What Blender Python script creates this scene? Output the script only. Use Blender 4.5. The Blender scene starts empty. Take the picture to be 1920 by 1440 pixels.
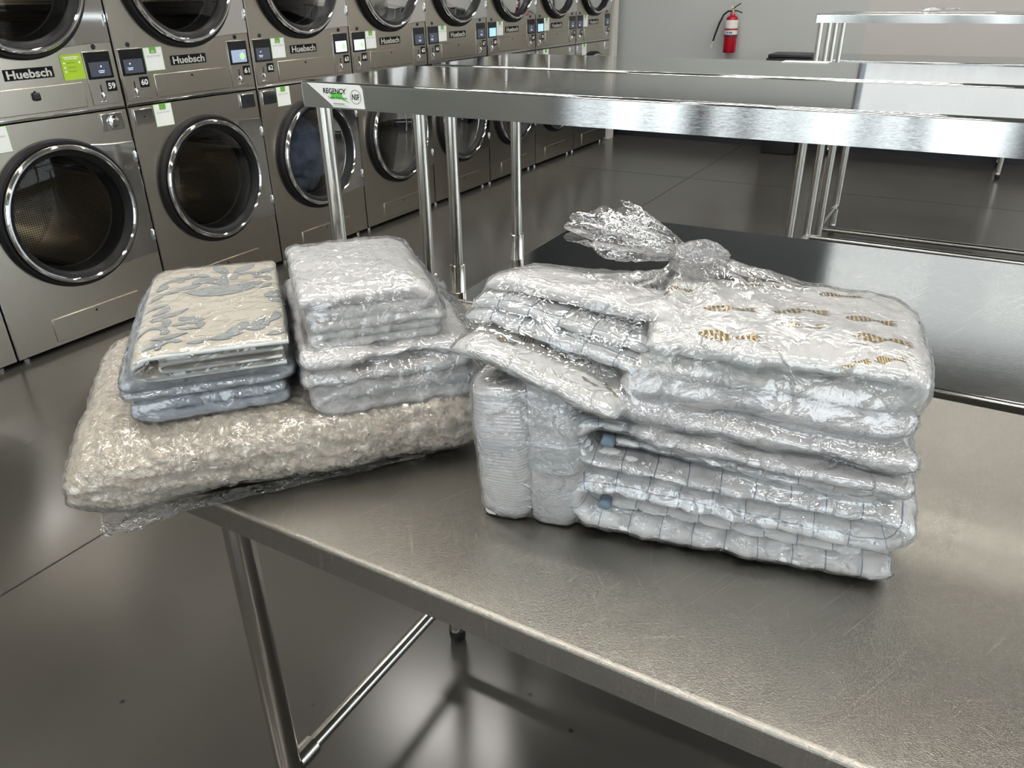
import bpy, bmesh, math, random
import numpy as np
from mathutils import Vector, Matrix
from mathutils.bvhtree import BVHTree

random.seed(7)
rng = np.random.default_rng(11)
scene = bpy.context.scene
col = scene.collection
PI = math.pi

# ------------------------------------------------------------------ camera
CAM_H = 1.465
YAW, PIT, ROL = [math.radians(v) for v in (-30.19, 27.08, -0.84)]
_f = Vector((math.sin(YAW) * math.cos(PIT), math.cos(YAW) * math.cos(PIT), -math.sin(PIT)))
_r = Vector((math.cos(YAW), -math.sin(YAW), 0))
_u = _r.cross(_f)
_r2 = _r * math.cos(ROL) + _u * math.sin(ROL)
_u2 = -_r * math.sin(ROL) + _u * math.cos(ROL)
cam_data = bpy.data.cameras.new('camera')
cam_data.sensor_width = 36.0
cam_data.lens = 36.0 * 1442.0 / 1920.0
cam_data.clip_start = 0.02
cam_data.clip_end = 200
cam = bpy.data.objects.new('camera', cam_data)
col.objects.link(cam)
M = Matrix((_r2, _u2, -_f)).transposed().to_4x4()
M.translation = (0, 0, CAM_H)
cam.matrix_world = M
scene.camera = cam

# ------------------------------------------------------------------ world, light, exposure
world = bpy.data.worlds.new('world')
scene.world = world
world.use_nodes = True
wn = world.node_tree.nodes
wn['Background'].inputs[0].default_value = (0.80, 0.90, 1.0, 1)
wn['Background'].inputs[1].default_value = 0.22
vs = scene.view_settings
vs.view_transform = 'Standard'
vs.look = 'None'
vs.exposure = 0.90
vs.gamma = 1.0
vs.use_curve_mapping = False

cy = scene.cycles
cy.max_bounces = 5
cy.diffuse_bounces = 3
cy.glossy_bounces = 4
cy.transmission_bounces = 4
cy.transparent_max_bounces = 8
cy.caustics_reflective = False
cy.caustics_refractive = False
cy.sample_clamp_indirect = 6.0
cy.adaptive_threshold = 0.06
cy.adaptive_min_samples = 16

LAMP = 19.5          # strength of the ceiling fixtures' diffusers
DAY = 5.6          # watts per square metre of storefront daylight


def area(name, loc, rot, sx, sy, power, color):
    d = bpy.data.lights.new(name, 'AREA')
    d.shape = 'RECTANGLE'
    d.size, d.size_y = sx, sy
    d.energy = power
    d.color = color
    o = bpy.data.objects.new(name, d)
    o.location = loc
    o.rotation_euler = rot
    col.objects.link(o)
    return o


# room extents
XL, XR, YF, YB, ZC = -4.5, 6.0, -4.2, 8.44, 3.9
# daylight through the storefront behind the camera and through the right wall's windows
area('daylight_storefront', (1.45, YF - 0.35, 1.5), (math.radians(90), 0, 0), 9.0, 2.8, DAY * 9.0 * 2.8, (0.93, 0.97, 1.0))
area('daylight_side', (XR + 0.35, 3.2, 1.55), (math.radians(90), 0, math.radians(90)), 7.6, 2.4, DAY * 1.1 * 7.6 * 2.4, (0.90, 0.96, 1.0))

area('daylight_back', (2.47, YB + 0.30, 2.725), (math.radians(90), 0, PI), 7.0, 1.95, 17.0, (1.0, 0.95, 0.88))

# ------------------------------------------------------------------ numpy noise
_perm = rng.permutation(256)
_perm = np.concatenate([_perm, _perm, _perm])
_grad = rng.normal(size=(256, 3))
_grad /= np.linalg.norm(_grad, axis=1)[:, None]


def perlin(P):
    P = np.asarray(P, float)
    i = np.floor(P).astype(int)
    f = P - i
    w = f * f * f * (f * (f * 6 - 15) + 10)
    i &= 255
    out = 0
    for dx in (0, 1):
        for dy in (0, 1):
            for dz in (0, 1):
                h = _perm[_perm[_perm[(i[:, 0] + dx) & 255] + ((i[:, 1] + dy) & 255)] + ((i[:, 2] + dz) & 255)]
                g = _grad[h & 255]
                d = f - np.array([dx, dy, dz])
                v = (g * d).sum(1)
                ww = (w[:, 0] if dx else 1 - w[:, 0]) * (w[:, 1] if dy else 1 - w[:, 1]) * (w[:, 2] if dz else 1 - w[:, 2])
                out = out + v * ww
    return out * 1.6


def fbm(P, f, octv=3, gain=0.5):
    P = np.asarray(P, float)
    s, a, t = 0, 1.0, 0
    for k in range(octv):
        s = s + a * perlin(P * f * 2 ** k + 17.3 * k)
        t += a
        a *= gain
    return s / t


def ridged(P, f, octv=2):
    return 1 - 2 * np.abs(fbm(P, f, octv))


# ------------------------------------------------------------------ mesh helpers
def tag(o, label, cat, group=None, kind=None):
    o['label'] = label
    if cat:
        o['category'] = cat
    if group:
        o['group'] = group
    if kind:
        o['kind'] = kind
    return o


def thing(name, label, cat, loc=(0, 0, 0), rotz=0.0, group=None):
    o = bpy.data.objects.new(name, None)
    o.empty_display_size = 0.05
    col.objects.link(o)
    o.location = loc
    o.rotation_euler = (0, 0, rotz)
    return tag(o, label, cat, group)


def link(name, me, m=None, parent=None, loc=(0, 0, 0), rot=(0, 0, 0)):
    o = bpy.data.objects.new(name, me)
    col.objects.link(o)
    if m is not None and len(me.materials) == 0:
        me.materials.append(m)
    if parent is not None:
        o.parent = parent
    o.location = loc
    o.rotation_euler = rot
    return o


def np_mesh(name, V, quads, tris=None, smooth=True, uv=None):
    me = bpy.data.meshes.new(name)
    V = np.asarray(V, np.float32)
    quads = np.asarray(quads, np.int32).reshape(-1, 4)
    tris = np.zeros((0, 3), np.int32) if tris is None else np.asarray(tris, np.int32).reshape(-1, 3)
    nl = quads.size + tris.size
    me.vertices.add(len(V))
    me.vertices.foreach_set('co', V.ravel())
    me.loops.add(nl)
    li = np.concatenate([quads.ravel(), tris.ravel()])
    me.loops.foreach_set('vertex_index', li)
    me.polygons.add(len(quads) + len(tris))
    st = np.concatenate([np.arange(len(quads)) * 4, len(quads) * 4 + np.arange(len(tris)) * 3]).astype(np.int32)
    me.polygons.foreach_set('loop_start', st)
    me.update(calc_edges=True)
    me.polygons.foreach_set('use_smooth', np.full(len(me.polygons), bool(smooth)))
    if uv is not None:
        ul = me.uv_layers.new(name='UVMap')
        ul.data.foreach_set('uv', np.asarray(uv, np.float32)[li].ravel())
    me.validate()
    return me


def bm_mesh(name, bm, smooth=False, auto=None):
    bmesh.ops.recalc_face_normals(bm, faces=bm.faces[:])
    me = bpy.data.meshes.new(name)
    bm.to_mesh(me)
    bm.free()
    if smooth:
        me.polygons.foreach_set('use_smooth', np.ones(len(me.polygons), bool))
        if auto:
            me.set_sharp_from_angle(angle=math.radians(auto))
        # the broad plane faces stay truly flat
        for p in me.polygons:
            if max(abs(c) for c in p.normal) > 0.9999:
                p.use_smooth = False
    return me


def box_me(name, x0, x1, y0, y1, z0, z1, bev=0.0, seg=2):
    bm = bmesh.new()
    bmesh.ops.create_cube(bm, size=1)
    for v in bm.verts:
        v.co = Vector(((x0 + x1) / 2 + v.co.x * (x1 - x0), (y0 + y1) / 2 + v.co.y * (y1 - y0), (z0 + z1) / 2 + v.co.z * (z1 - z0)))
    if bev > 0:
        bmesh.ops.bevel(bm, geom=bm.edges[:], offset=bev, segments=seg, profile=0.5, affect='EDGES')
    return bm_mesh(name, bm, smooth=bev > 0, auto=40 if bev > 0 else None)


def box(name, x0, x1, y0, y1, z0, z1, m, parent=None, bev=0.0, seg=2):
    return link(name, box_me(name, x0, x1, y0, y1, z0, z1, bev, seg), m, parent)


def rings_mesh(name, rings, close_u=True, cap=True, smooth=True, auto=None):
    """rings: (n, k, 3) array of closed rings."""
    R = np.asarray(rings, float)
    n, k, _ = R.shape
    V = R.reshape(-1, 3)
    a = np.arange(n - 1)[:, None] * k
    j = np.arange(k)[None, :]
    j2 = (j + 1) % k
    q = np.stack([a + j, a + j2, a + k + j2, a + k + j], -1).reshape(-1, 4)
    tris = []
    V = list(map(tuple, V))
    if cap:
        for base, flip in ((0, True), ((n - 1) * k, False)):
            c = len(V)
            V.append(tuple(R.reshape(-1, 3)[base:base + k].mean(0)))
            for i in range(k):
                t = (base + i, base + (i + 1) % k, c)
                tris.append(t[::-1] if flip else t)
    me = np_mesh(name, V, q, tris if tris else None, smooth)
    if auto:
        me.set_sharp_from_angle(angle=math.radians(auto))
    return me


def tube_me(name, pts, r, k=16, cap=True):
    P = np.asarray(pts, float)
    n = len(P)
    T = np.gradient(P, axis=0)
    T /= np.linalg.norm(T, axis=1)[:, None]
    ref = np.array([0.0, 0.0, 1.0]) if abs(T[0][2]) < 0.9 else np.array([1.0, 0.0, 0.0])
    rr = np.broadcast_to(np.asarray(r, float), (n,))
    rings = []
    N = ref - (ref @ T[0]) * T[0]
    N /= np.linalg.norm(N)
    for i in range(n):
        N = N - (N @ T[i]) * T[i]
        N /= np.linalg.norm(N)
        B = np.cross(T[i], N)
        th = np.linspace(0, 2 * PI, k, endpoint=False)
        rings.append(P[i] + rr[i] * (np.cos(th)[:, None] * N + np.sin(th)[:, None] * B))
    return rings_mesh(name, rings, cap=cap, auto=50)


def tube(name, pts, r, m, parent=None, k=16):
    return link(name, tube_me(name, pts, r, k), m, parent)


def lathe_me(name, prof, axis='Z', k=40, close=False, auto=35):
    """prof: list of (r, h); open profile rotated about an axis."""
    th = np.linspace(0, 2 * PI, k, endpoint=False)
    rings = []
    pr = list(prof) + ([prof[0]] if close else [])
    for r, h in pr:
        c, s = r * np.cos(th), r * np.sin(th)
        hh = np.full(k, h)
        if axis == 'Z':
            rings.append(np.stack([c, s, hh], 1))
        elif axis == 'X':
            rings.append(np.stack([hh, c, s], 1))
        else:
            rings.append(np.stack([s, hh, c], 1))
    return rings_mesh(name, rings, cap=False, auto=auto)


def poly_prism_me(name, pts, x0, x1, bev=0.0):
    """pts in (y, z), extruded between x0 and x1"""
    bm = bmesh.new()
    vs_ = [bm.verts.new((x0, a, b)) for a, b in pts]
    f = bm.faces.new(vs_)
    ret = bmesh.ops.extrude_face_region(bm, geom=[f])
    for v in [g for g in ret['geom'] if isinstance(g, bmesh.types.BMVert)]:
        v.co.x = x1
    bmesh.ops.recalc_face_normals(bm, faces=bm.faces[:])
    if bev:
        ed = [e for e in bm.edges if abs(e.verts[0].co.x - e.verts[1].co.x) < 1e-7 and abs(e.verts[0].co.x - x1) < 1e-7]
        bmesh.ops.bevel(bm, geom=ed, offset=bev, segments=2, profile=0.5, affect='EDGES')
    return bm_mesh(name, bm, smooth=bev > 0, auto=30 if bev > 0 else None)


_font_cache = {}


def text_me(s, size, extrude=0.0004, offset=0.0, align='CENTER', shear=0.0):
    key = (s, size, extrude, offset, align, shear)
    if key in _font_cache:
        return _font_cache[key]
    cu = bpy.data.curves.new('lettering', 'FONT')
    cu.body = s
    cu.size = size
    cu.align_x = align
    cu.align_y = 'CENTER'
    cu.extrude = extrude
    cu.offset = offset
    cu.shear = shear
    cu.resolution_u = 3
    o = bpy.data.objects.new('tmp_text', cu)
    col.objects.link(o)
    bpy.context.view_layer.update()
    dg = bpy.context.evaluated_depsgraph_get()
    me = bpy.data.meshes.new_from_object(o.evaluated_get(dg))
    me.name = 'lettering'
    me.materials.clear()
    bpy.data.objects.remove(o)
    _font_cache[key] = me
    return me


def fit_text(s, w, h, extrude=0.0004, offset=0.0):
    """mesh of a text scaled to w x h, centred on the origin in its own XY plane"""
    me = text_me(s, 1.0, 0.0, offset / max(h, 1e-6)).copy()
    n = len(me.vertices)
    co = np.empty(n * 3, np.float32)
    me.vertices.foreach_get('co', co)
    co = co.reshape(-1, 3)
    mn, mx = co.min(0), co.max(0)
    co[:, 0] = (co[:, 0] - (mn[0] + mx[0]) / 2) / max(mx[0] - mn[0], 1e-6) * w
    co[:, 1] = (co[:, 1] - (mn[1] + mx[1]) / 2) / max(mx[1] - mn[1], 1e-6) * h
    co[:, 2] = 0
    me.vertices.foreach_set('co', co.ravel())
    me.update()
    return me


ROT_X = (PI / 2, 0, PI / 2)      # text plane facing +X, reading along +Y
ROT_NY = (PI / 2, 0, 0)          # text plane facing -Y, reading along +X

# ------------------------------------------------------------------ materials
_m = {}


def nmat(name):
    m = bpy.data.materials.new(name)
    m.use_nodes = True
    nt = m.node_tree
    return m, nt, nt.nodes, nt.links, nt.nodes['Principled BSDF']


def plain(name, c, rough=0.5, metal=0.0, spec=0.5, emit=None, estr=0.0):
    if name in _m:
        return _m[name]
    m, nt, N, L, b = nmat(name)
    b.inputs['Base Color'].default_value = (*c, 1)
    b.inputs['Roughness'].default_value = rough
    b.inputs['Metallic'].default_value = metal
    b.inputs['Specular IOR Level'].default_value = spec
    # slight procedural unevenness of colour
    tc = N.new('ShaderNodeTexCoord')
    n = N.new('ShaderNodeTexNoise')
    n.inputs['Scale'].default_value = 14
    L.new(tc.outputs['Object'], n.inputs['Vector'])
    mx = N.new('ShaderNodeMix')
    mx.data_type = 'RGBA'
    mx.inputs['A'].default_value = (*[v * 0.94 for v in c], 1)
    mx.inputs['B'].default_value = (*[min(1, v * 1.05) for v in c], 1)
    L.new(n.outputs['Fac'], mx.inputs['Factor'])
    L.new(mx.outputs['Result'], b.inputs['Base Color'])
    if emit:
        b.inputs['Emission Color'].default_value = (*emit, 1)
        b.inputs['Emission Strength'].default_value = estr
    _m[name] = m
    return m


def steel(name, c=(0.60, 0.585, 0.555), r0=0.16, r1=0.30, brush=(1, 60, 60), bstr=0.05, bscale=18.0, scratch=0.0, aniso=None):
    if name in _m:
        return _m[name]
    m, nt, N, L, b = nmat(name)
    b.inputs['Base Color'].default_value = (*c, 1)
    b.inputs['Metallic'].default_value = 1.0
    if aniso:
        # grain brushed along X: reflections smear across the grain
        b.inputs['Anisotropic'].default_value = aniso
        tg = N.new('ShaderNodeCombineXYZ')
        tg.inputs[1].default_value = 0.7071
        tg.inputs[2].default_value = 0.7071
        L.new(tg.outputs[0], b.inputs['Tangent'])
        # only the upright faces keep the coarse grain, the tops are polished
        ge = N.new('ShaderNodeNewGeometry')
        sp = N.new('ShaderNodeSeparateXYZ')
        L.new(ge.outputs['True Normal'], sp.inputs[0])
        ab = N.new('ShaderNodeMath')
        ab.operation = 'ABSOLUTE'
        L.new(sp.outputs['Z'], ab.inputs[0])
        for sock, lo, hi in (('Anisotropic', aniso, 0.0), ('Roughness', (r0 + r1) / 2, 0.045)):
            g = N.new('ShaderNodeMapRange')
            g.inputs['From Min'].default_value = 0.2
            g.inputs['From Max'].default_value = 0.8
            g.inputs['To Min'].default_value = lo
            g.inputs['To Max'].default_value = hi
            L.new(ab.outputs[0], g.inputs['Value'])
            L.new(g.outputs[0], b.inputs[sock])
    tc = N.new('ShaderNodeTexCoord')
    mp = N.new('ShaderNodeMapping')
    mp.inputs['Scale'].default_value = brush
    L.new(tc.outputs['Object'], mp.inputs['Vector'])
    n1 = N.new('ShaderNodeTexNoise')
    n1.inputs['Scale'].default_value = bscale
    n1.inputs['Detail'].default_value = 3
    L.new(mp.outputs[0], n1.inputs['Vector'])
    b.inputs['Roughness'].default_value = (r0 + r1) / 2
    bp = N.new('ShaderNodeBump')
    bp.inputs['Strength'].default_value = bstr
    bp.inputs['Distance'].default_value = 0.002
    h = n1.outputs['Fac']
    if scratch > 0:
        acc = None
        for ang, sc, th in ((0.38, 9, 0.69), (-0.55, 7, 0.68), (1.25, 8, 0.68), (-1.15, 6, 0.67), (0.85, 7, 0.68)):
            m0 = N.new('ShaderNodeMapping')
            m0.inputs['Rotation'].default_value = (0, 0, ang)
            m0.inputs['Location'].default_value = (ang * 3, ang * 7, 0)
            L.new(tc.outputs['Object'], m0.inputs['Vector'])
            mm = N.new('ShaderNodeMapping')
            mm.inputs['Scale'].default_value = (1.1, 70, 1)
            L.new(m0.outputs[0], mm.inputs['Vector'])
            ns = N.new('ShaderNodeTexNoise')
            ns.inputs['Scale'].default_value = sc
            ns.inputs['Detail'].default_value = 1
            L.new(mm.outputs[0], ns.inputs['Vector'])
            g = N.new('ShaderNodeMapRange')
            g.inputs['From Min'].default_value = th
            g.inputs['From Max'].default_value = th + 0.06
            L.new(ns.outputs['Fac'], g.inputs['Value'])
            if acc is None:
                acc = g.outputs[0]
            else:
                a = N.new('ShaderNodeMath')
                a.operation = 'MAXIMUM'
                L.new(acc, a.inputs[0])
                L.new(g.outputs[0], a.inputs[1])
                acc = a.outputs[0]
        mc = N.new('ShaderNodeMix')
        mc.data_type = 'RGBA'
        mc.inputs['A'].default_value = (*c, 1)
        mc.inputs['B'].default_value = (*[min(1.0, v * (1 + 0.22 * scratch)) for v in c], 1)
        L.new(acc, mc.inputs['Factor'])
        L.new(mc.outputs['Result'], b.inputs['Base Color'])
    L.new(h, bp.inputs['Height'])
    L.new(bp.outputs[0], b.inputs['Normal'])
    _m[name] = m
    return m


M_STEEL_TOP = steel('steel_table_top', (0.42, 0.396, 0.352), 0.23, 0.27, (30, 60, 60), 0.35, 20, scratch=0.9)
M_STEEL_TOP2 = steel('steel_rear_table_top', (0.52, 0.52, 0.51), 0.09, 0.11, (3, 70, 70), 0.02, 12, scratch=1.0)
M_STEEL_SHELF = steel('steel_shelf', (0.54, 0.54, 0.53), 0.085, 0.095, (2, 70, 160), 0.02, 10, aniso=0.92)
M_STEEL_LEG = steel('steel_tube', (0.56, 0.54, 0.50), 0.15, 0.25, (60, 60, 2), 0.02, 10)
M_CHROME = steel('chrome', (0.74, 0.74, 0.74), 0.05, 0.09, (1, 1, 1), 0.0, 5)
M_MIRROR = steel('polished_steel', (0.74, 0.735, 0.72), 0.04, 0.07, (1, 1, 1), 0.01, 5)
M_DRYER = steel('dryer_steel', (0.58, 0.535, 0.46), 0.22, 0.28, (40, 3, 120), 0.03, 8)
M_DRYER_IN = steel('dryer_inset_steel', (0.58, 0.54, 0.48), 0.22, 0.28, (40, 3, 120), 0.05, 8)
M_BLACK = plain('black_plastic', (0.012, 0.012, 0.013), 0.35)
M_RUBBER = plain('black_rubber', (0.006, 0.006, 0.007), 0.5, spec=0.3)
M_WHITE = plain('white_print', (0.80, 0.80, 0.78), 0.5)
M_STICK = plain('sticker_white', (0.88, 0.89, 0.86), 0.45)
M_GREEN = plain('sticker_green', (0.16, 0.42, 0.06), 0.5)
M_LIME = plain('label_lime', (0.40, 0.62, 0.02), 0.45)
M_GREENX = plain('print_green', (0.12, 0.62, 0.08), 0.5)
M_INK = plain('print_ink', (0.010, 0.010, 0.010), 0.7, spec=0.12)
M_GREYINK = plain('print_grey', (0.30, 0.31, 0.30), 0.6)
M_BEZEL = plain('screen_bezel', (0.008, 0.009, 0.011), 0.12)
M_SCR_OFF = plain('screen_dim', (0.03, 0.033, 0.04), 0.15, emit=(0.20, 0.23, 0.30), estr=0.12)
M_SCR_MID = plain('screen_grey', (0.03, 0.033, 0.04), 0.15, emit=(0.45, 0.55, 0.75), estr=0.45)
M_SCR_ON = plain('screen_lit', (0.03, 0.033, 0.04), 0.15, emit=(0.70, 0.84, 1.0), estr=0.9)
M_SCR_BLUE = plain('screen_blue', (0.03, 0.033, 0.04), 0.15, emit=(0.28, 0.50, 1.0), estr=0.9)
M_ICON = plain('screen_icon', (0.02, 0.02, 0.03), 0.3, emit=(0.55, 0.62, 1.0), estr=0.8)
M_RED = plain('extinguisher_red', (0.42, 0.004, 0.02), 0.25)
M_WALLTRIM = plain('trim_paint', (0.62, 0.60, 0.55), 0.5)
M_DARKPAINT = plain('dark_grey_paint', (0.035, 0.040, 0.045), 0.6)
M_BASE = plain('black_base', (0.008, 0.009, 0.014), 0.4)


def wall_mat(name, c):
    m, nt, N, L, b = nmat(name)
    tc = N.new('ShaderNodeTexCoord')
    n = N.new('ShaderNodeTexNoise')
    n.inputs['Scale'].default_value = 1.4
    n.inputs['Detail'].default_value = 5
    L.new(tc.outputs['Object'], n.inputs['Vector'])
    mx = N.new('ShaderNodeMix')
    mx.data_type = 'RGBA'
    mx.inputs['A'].default_value = (*[v * 0.95 for v in c], 1)
    mx.inputs['B'].default_value = (*[min(1, v * 1.04) for v in c], 1)
    L.new(n.outputs['Fac'], mx.inputs['Factor'])
    L.new(mx.outputs['Result'], b.inputs['Base Color'])
    b.inputs['Roughness'].default_value = 0.65
    n2 = N.new('ShaderNodeTexNoise')
    n2.inputs['Scale'].default_value = 140
    L.new(tc.outputs['Object'], n2.inputs['Vector'])
    bp = N.new('ShaderNodeBump')
    bp.inputs['Strength'].default_value = 0.08
    bp.inputs['Distance'].default_value = 0.002
    L.new(n2.outputs['Fac'], bp.inputs['Height'])
    L.new(bp.outputs[0], b.inputs['Normal'])
    return m


M_WALL = wall_mat('wall_paint_grey', (0.47, 0.485, 0.47))
M_WALL2 = wall_mat('wall_paint_warm', (0.52, 0.50, 0.475))
M_CEIL = wall_mat('ceiling_paint', (0.42, 0.39, 0.34))


def floor_mat():
    m, nt, N, L, b = nmat('polished_concrete')
    tc = N.new('ShaderNodeTexCoord')
    n = N.new('ShaderNodeTexNoise')
    n.inputs['Scale'].default_value = 0.8
    n.inputs['Detail'].default_value = 3
    n.inputs['Roughness'].default_value = 0.5
    L.new(tc.outputs['Object'], n.inputs['Vector'])
    cr = N.new('ShaderNodeValToRGB')
    cr.color_ramp.elements[0].position = 0.30
    cr.color_ramp.elements[0].color = (0.044, 0.0415, 0.036, 1)
    cr.color_ramp.elements[1].position = 0.72
    cr.color_ramp.elements[1].color = (0.073, 0.068, 0.059, 1)
    L.new(n.outputs['Fac'], cr.inputs['Fac'])
    # small dark specks
    v = N.new('ShaderNodeTexVoronoi')
    v.inputs['Scale'].default_value = 7.0
    L.new(tc.outputs['Object'], v.inputs['Vector'])
    sp = N.new('ShaderNodeMapRange')
    sp.inputs['From Min'].default_value = 0.02
    sp.inputs['From Max'].default_value = 0.06
    L.new(v.outputs['Distance'], sp.inputs['Value'])
    mx = N.new('ShaderNodeMix')
    mx.data_type = 'RGBA'
    mx.inputs['A'].default_value = (0.012, 0.011, 0.010, 1)
    L.new(sp.outputs[0], mx.inputs['Factor'])
    L.new(cr.outputs[0], mx.inputs['B'])
    L.new(mx.outputs['Result'], b.inputs['Base Color'])
    b.inputs['Roughness'].default_value = 0.22
    b.inputs['Specular IOR Level'].default_value = 0.65
    return m


M_FLOOR = floor_mat()


def cloth(name, c, c2=None, bump=0.3, bscale=300.0, rough=0.85, sheen=0.15, weave=False):
    if name in _m:
        return _m[name]
    m, nt, N, L, b = nmat(name)
    tc = N.new('ShaderNodeTexCoord')
    n = N.new('ShaderNodeTexNoise')
    n.inputs['Scale'].default_value = 25
    n.inputs['Detail'].default_value = 4
    L.new(tc.outputs['Object'], n.inputs['Vector'])
    mx = N.new('ShaderNodeMix')
    mx.data_type = 'RGBA'
    mx.inputs['A'].default_value = (*c, 1)
    mx.inputs['B'].default_value = (*(c2 or [v * 0.93 for v in c]), 1)
    L.new(n.outputs['Fac'], mx.inputs['Factor'])
    L.new(mx.outputs['Result'], b.inputs['Base Color'])
    b.inputs['Roughness'].default_value = rough
    b.inputs['Sheen Weight'].default_value = sheen
    b.inputs['Specular IOR Level'].default_value = 0.25
    n2 = N.new('ShaderNodeTexNoise')
    n2.inputs['Scale'].default_value = bscale
    n2.inputs['Detail'].default_value = 2
    L.new(tc.outputs['Object'], n2.inputs['Vector'])
    bp = N.new('ShaderNodeBump')
    bp.inputs['Strength'].default_value = bump
    bp.inputs['Distance'].default_value = 0.0015
    L.new(n2.outputs['Fac'], bp.inputs['Height'])
    L.new(bp.outputs[0], b.inputs['Normal'])
    _m[name] = m
    return m


def check_cloth():
    m, nt, N, L, b = nmat('check_quilt_cloth')
    uv = N.new('ShaderNodeUVMap')
    uv.uv_map = 'UVMap'
    tc = N.new('ShaderNodeTexCoord')
    wob = N.new('ShaderNodeTexNoise')
    wob.inputs['Scale'].default_value = 30
    L.new(tc.outputs['Object'], wob.inputs['Vector'])
    ad = N.new('ShaderNodeVectorMath')
    ad.operation = 'MULTIPLY_ADD'
    ad.inputs[1].default_value = (0.006, 0.006, 0)
    L.new(wob.outputs['Color'], ad.inputs[0])
    L.new(uv.outputs[0], ad.inputs[2])
    sx = N.new('ShaderNodeSeparateXYZ')
    L.new(ad.outputs[0], sx.inputs[0])
    lines = []
    for ch, per, wid in (('X', 0.0365, 0.020), ('Y', 0.042, 0.017)):
        d = N.new('ShaderNodeMath')
        d.operation = 'DIVIDE'
        d.inputs[1].default_value = per
        L.new(sx.outputs[ch], d.inputs[0])
        p = N.new('ShaderNodeMath')
        p.operation = 'PINGPONG'
        p.inputs[1].default_value = 0.5
        L.new(d.outputs[0], p.inputs[0])
        g = N.new('ShaderNodeMapRange')
        g.inputs['From Min'].default_value = wid * 0.5
        g.inputs['From Max'].default_value = wid * 1.3
        g.inputs['To Min'].default_value = 1
        g.inputs['To Max'].default_value = 0
        L.new(p.outputs[0], g.inputs['Value'])
        lines.append(g)
    mxm = N.new('ShaderNodeMath')
    mxm.operation = 'MAXIMUM'
    L.new(lines[0].outputs[0], mxm.inputs[0])
    L.new(lines[1].outputs[0], mxm.inputs[1])
    mx = N.new('ShaderNodeMix')
    mx.data_type = 'RGBA'
    mx.inputs['A'].default_value = (0.86, 0.875, 0.885, 1)
    mx.inputs['B'].default_value = (0.27, 0.35, 0.47, 1)
    L.new(mxm.outputs[0], mx.inputs['Factor'])
    L.new(mx.outputs['Result'], b.inputs['Base Color'])
    b.inputs['Roughness'].default_value = 0.7
    return m


M_CHECK = check_cloth()
M_TERRY = cloth('white_terry', (0.87, 0.86, 0.87), bump=0.9, bscale=420, sheen=0.3)
M_TERRY2 = cloth('white_towel', (0.88, 0.87, 0.87), bump=0.5, bscale=260, sheen=0.25)
M_SHEET = cloth('white_sheet', (0.89, 0.885, 0.875), bump=0.12, bscale=500, rough=0.7)
M_SATIN = cloth('white_printed_sheet', (0.88, 0.88, 0.86), bump=0.1, bscale=500, rough=0.6)
M_BEIGE = cloth('beige_quilt', (0.80, 0.72, 0.60), (0.72, 0.63, 0.51), bump=0.4, bscale=200, rough=0.8)
M_BLUE = cloth('blue_grey_cloth', (0.52, 0.57, 0.62), (0.45, 0.51, 0.57), bump=0.3, bscale=260)
M_CREAM = cloth('cream_blanket', (0.82, 0.76, 0.64), (0.79, 0.73, 0.61), bump=0.4, bscale=380, rough=0.9)
M_CREAMEDGE = cloth('cream_hem', (0.56, 0.60, 0.60), bump=0.3, bscale=300)
M_MOTIF = cloth('motif_fill', (0.48, 0.51, 0.51), bump=0.4, bscale=380, rough=0.9)
M_MOTIF2 = cloth('motif_outline', (0.30, 0.33, 0.34), bump=0.4, bscale=380, rough=0.9)
M_DENIM = cloth('denim', (0.055, 0.075, 0.13), (0.08, 0.10, 0.16), bump=0.5, bscale=200)
M_PALECLOTH = cloth('pale_laundry', (0.55, 0.53, 0.49), bump=0.4, bscale=120)
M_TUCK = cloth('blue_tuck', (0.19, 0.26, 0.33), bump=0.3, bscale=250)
M_BAND = cloth('towel_band', (0.72, 0.75, 0.77), bump=0.1, bscale=300, rough=0.6)
M_HEM = cloth('towel_hem', (0.84, 0.82, 0.79), bump=0.2, bscale=300, rough=0.6)


def gold_mat():
    m, nt, N, L, b = nmat('gold_print')
    uv = N.new('ShaderNodeUVMap')
    uv.uv_map = 'UVMap'
    w = N.new('ShaderNodeTexWave')
    w.inputs['Scale'].default_value = 3.6
    w.inputs['Distortion'].default_value = 1.2
    L.new(uv.outputs[0], w.inputs['Vector'])
    g = N.new('ShaderNodeMapRange')
    g.inputs['From Min'].default_value = 0.20
    g.inputs['From Max'].default_value = 0.36
    L.new(w.outputs['Fac'], g.inputs['Value'])
    mx = N.new('ShaderNodeMix')
    mx.data_type = 'RGBA'
    mx.inputs['A'].default_value = (0.70, 0.66, 0.55, 1)
    mx.inputs['B'].default_value = (0.40, 0.255, 0.06, 1)
    L.new(g.outputs[0], mx.inputs['Factor'])
    L.new(mx.outputs['Result'], b.inputs['Base Color'])
    L.new(g.outputs[0], b.inputs['Metallic'])
    b.inputs['Roughness'].default_value = 0.28
    n = N.new('ShaderNodeTexNoise')
    n.inputs['Scale'].default_value = 260
    tc = N.new('ShaderNodeTexCoord')
    L.new(tc.outputs['Object'], n.inputs['Vector'])
    bp = N.new('ShaderNodeBump')
    bp.inputs['Strength'].default_value = 0.5
    bp.inputs['Distance'].default_value = 0.002
    L.new(n.outputs['Fac'], bp.inputs['Height'])
    L.new(bp.outputs[0], b.inputs['Normal'])
    return m


M_GOLD = gold_mat()


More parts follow.
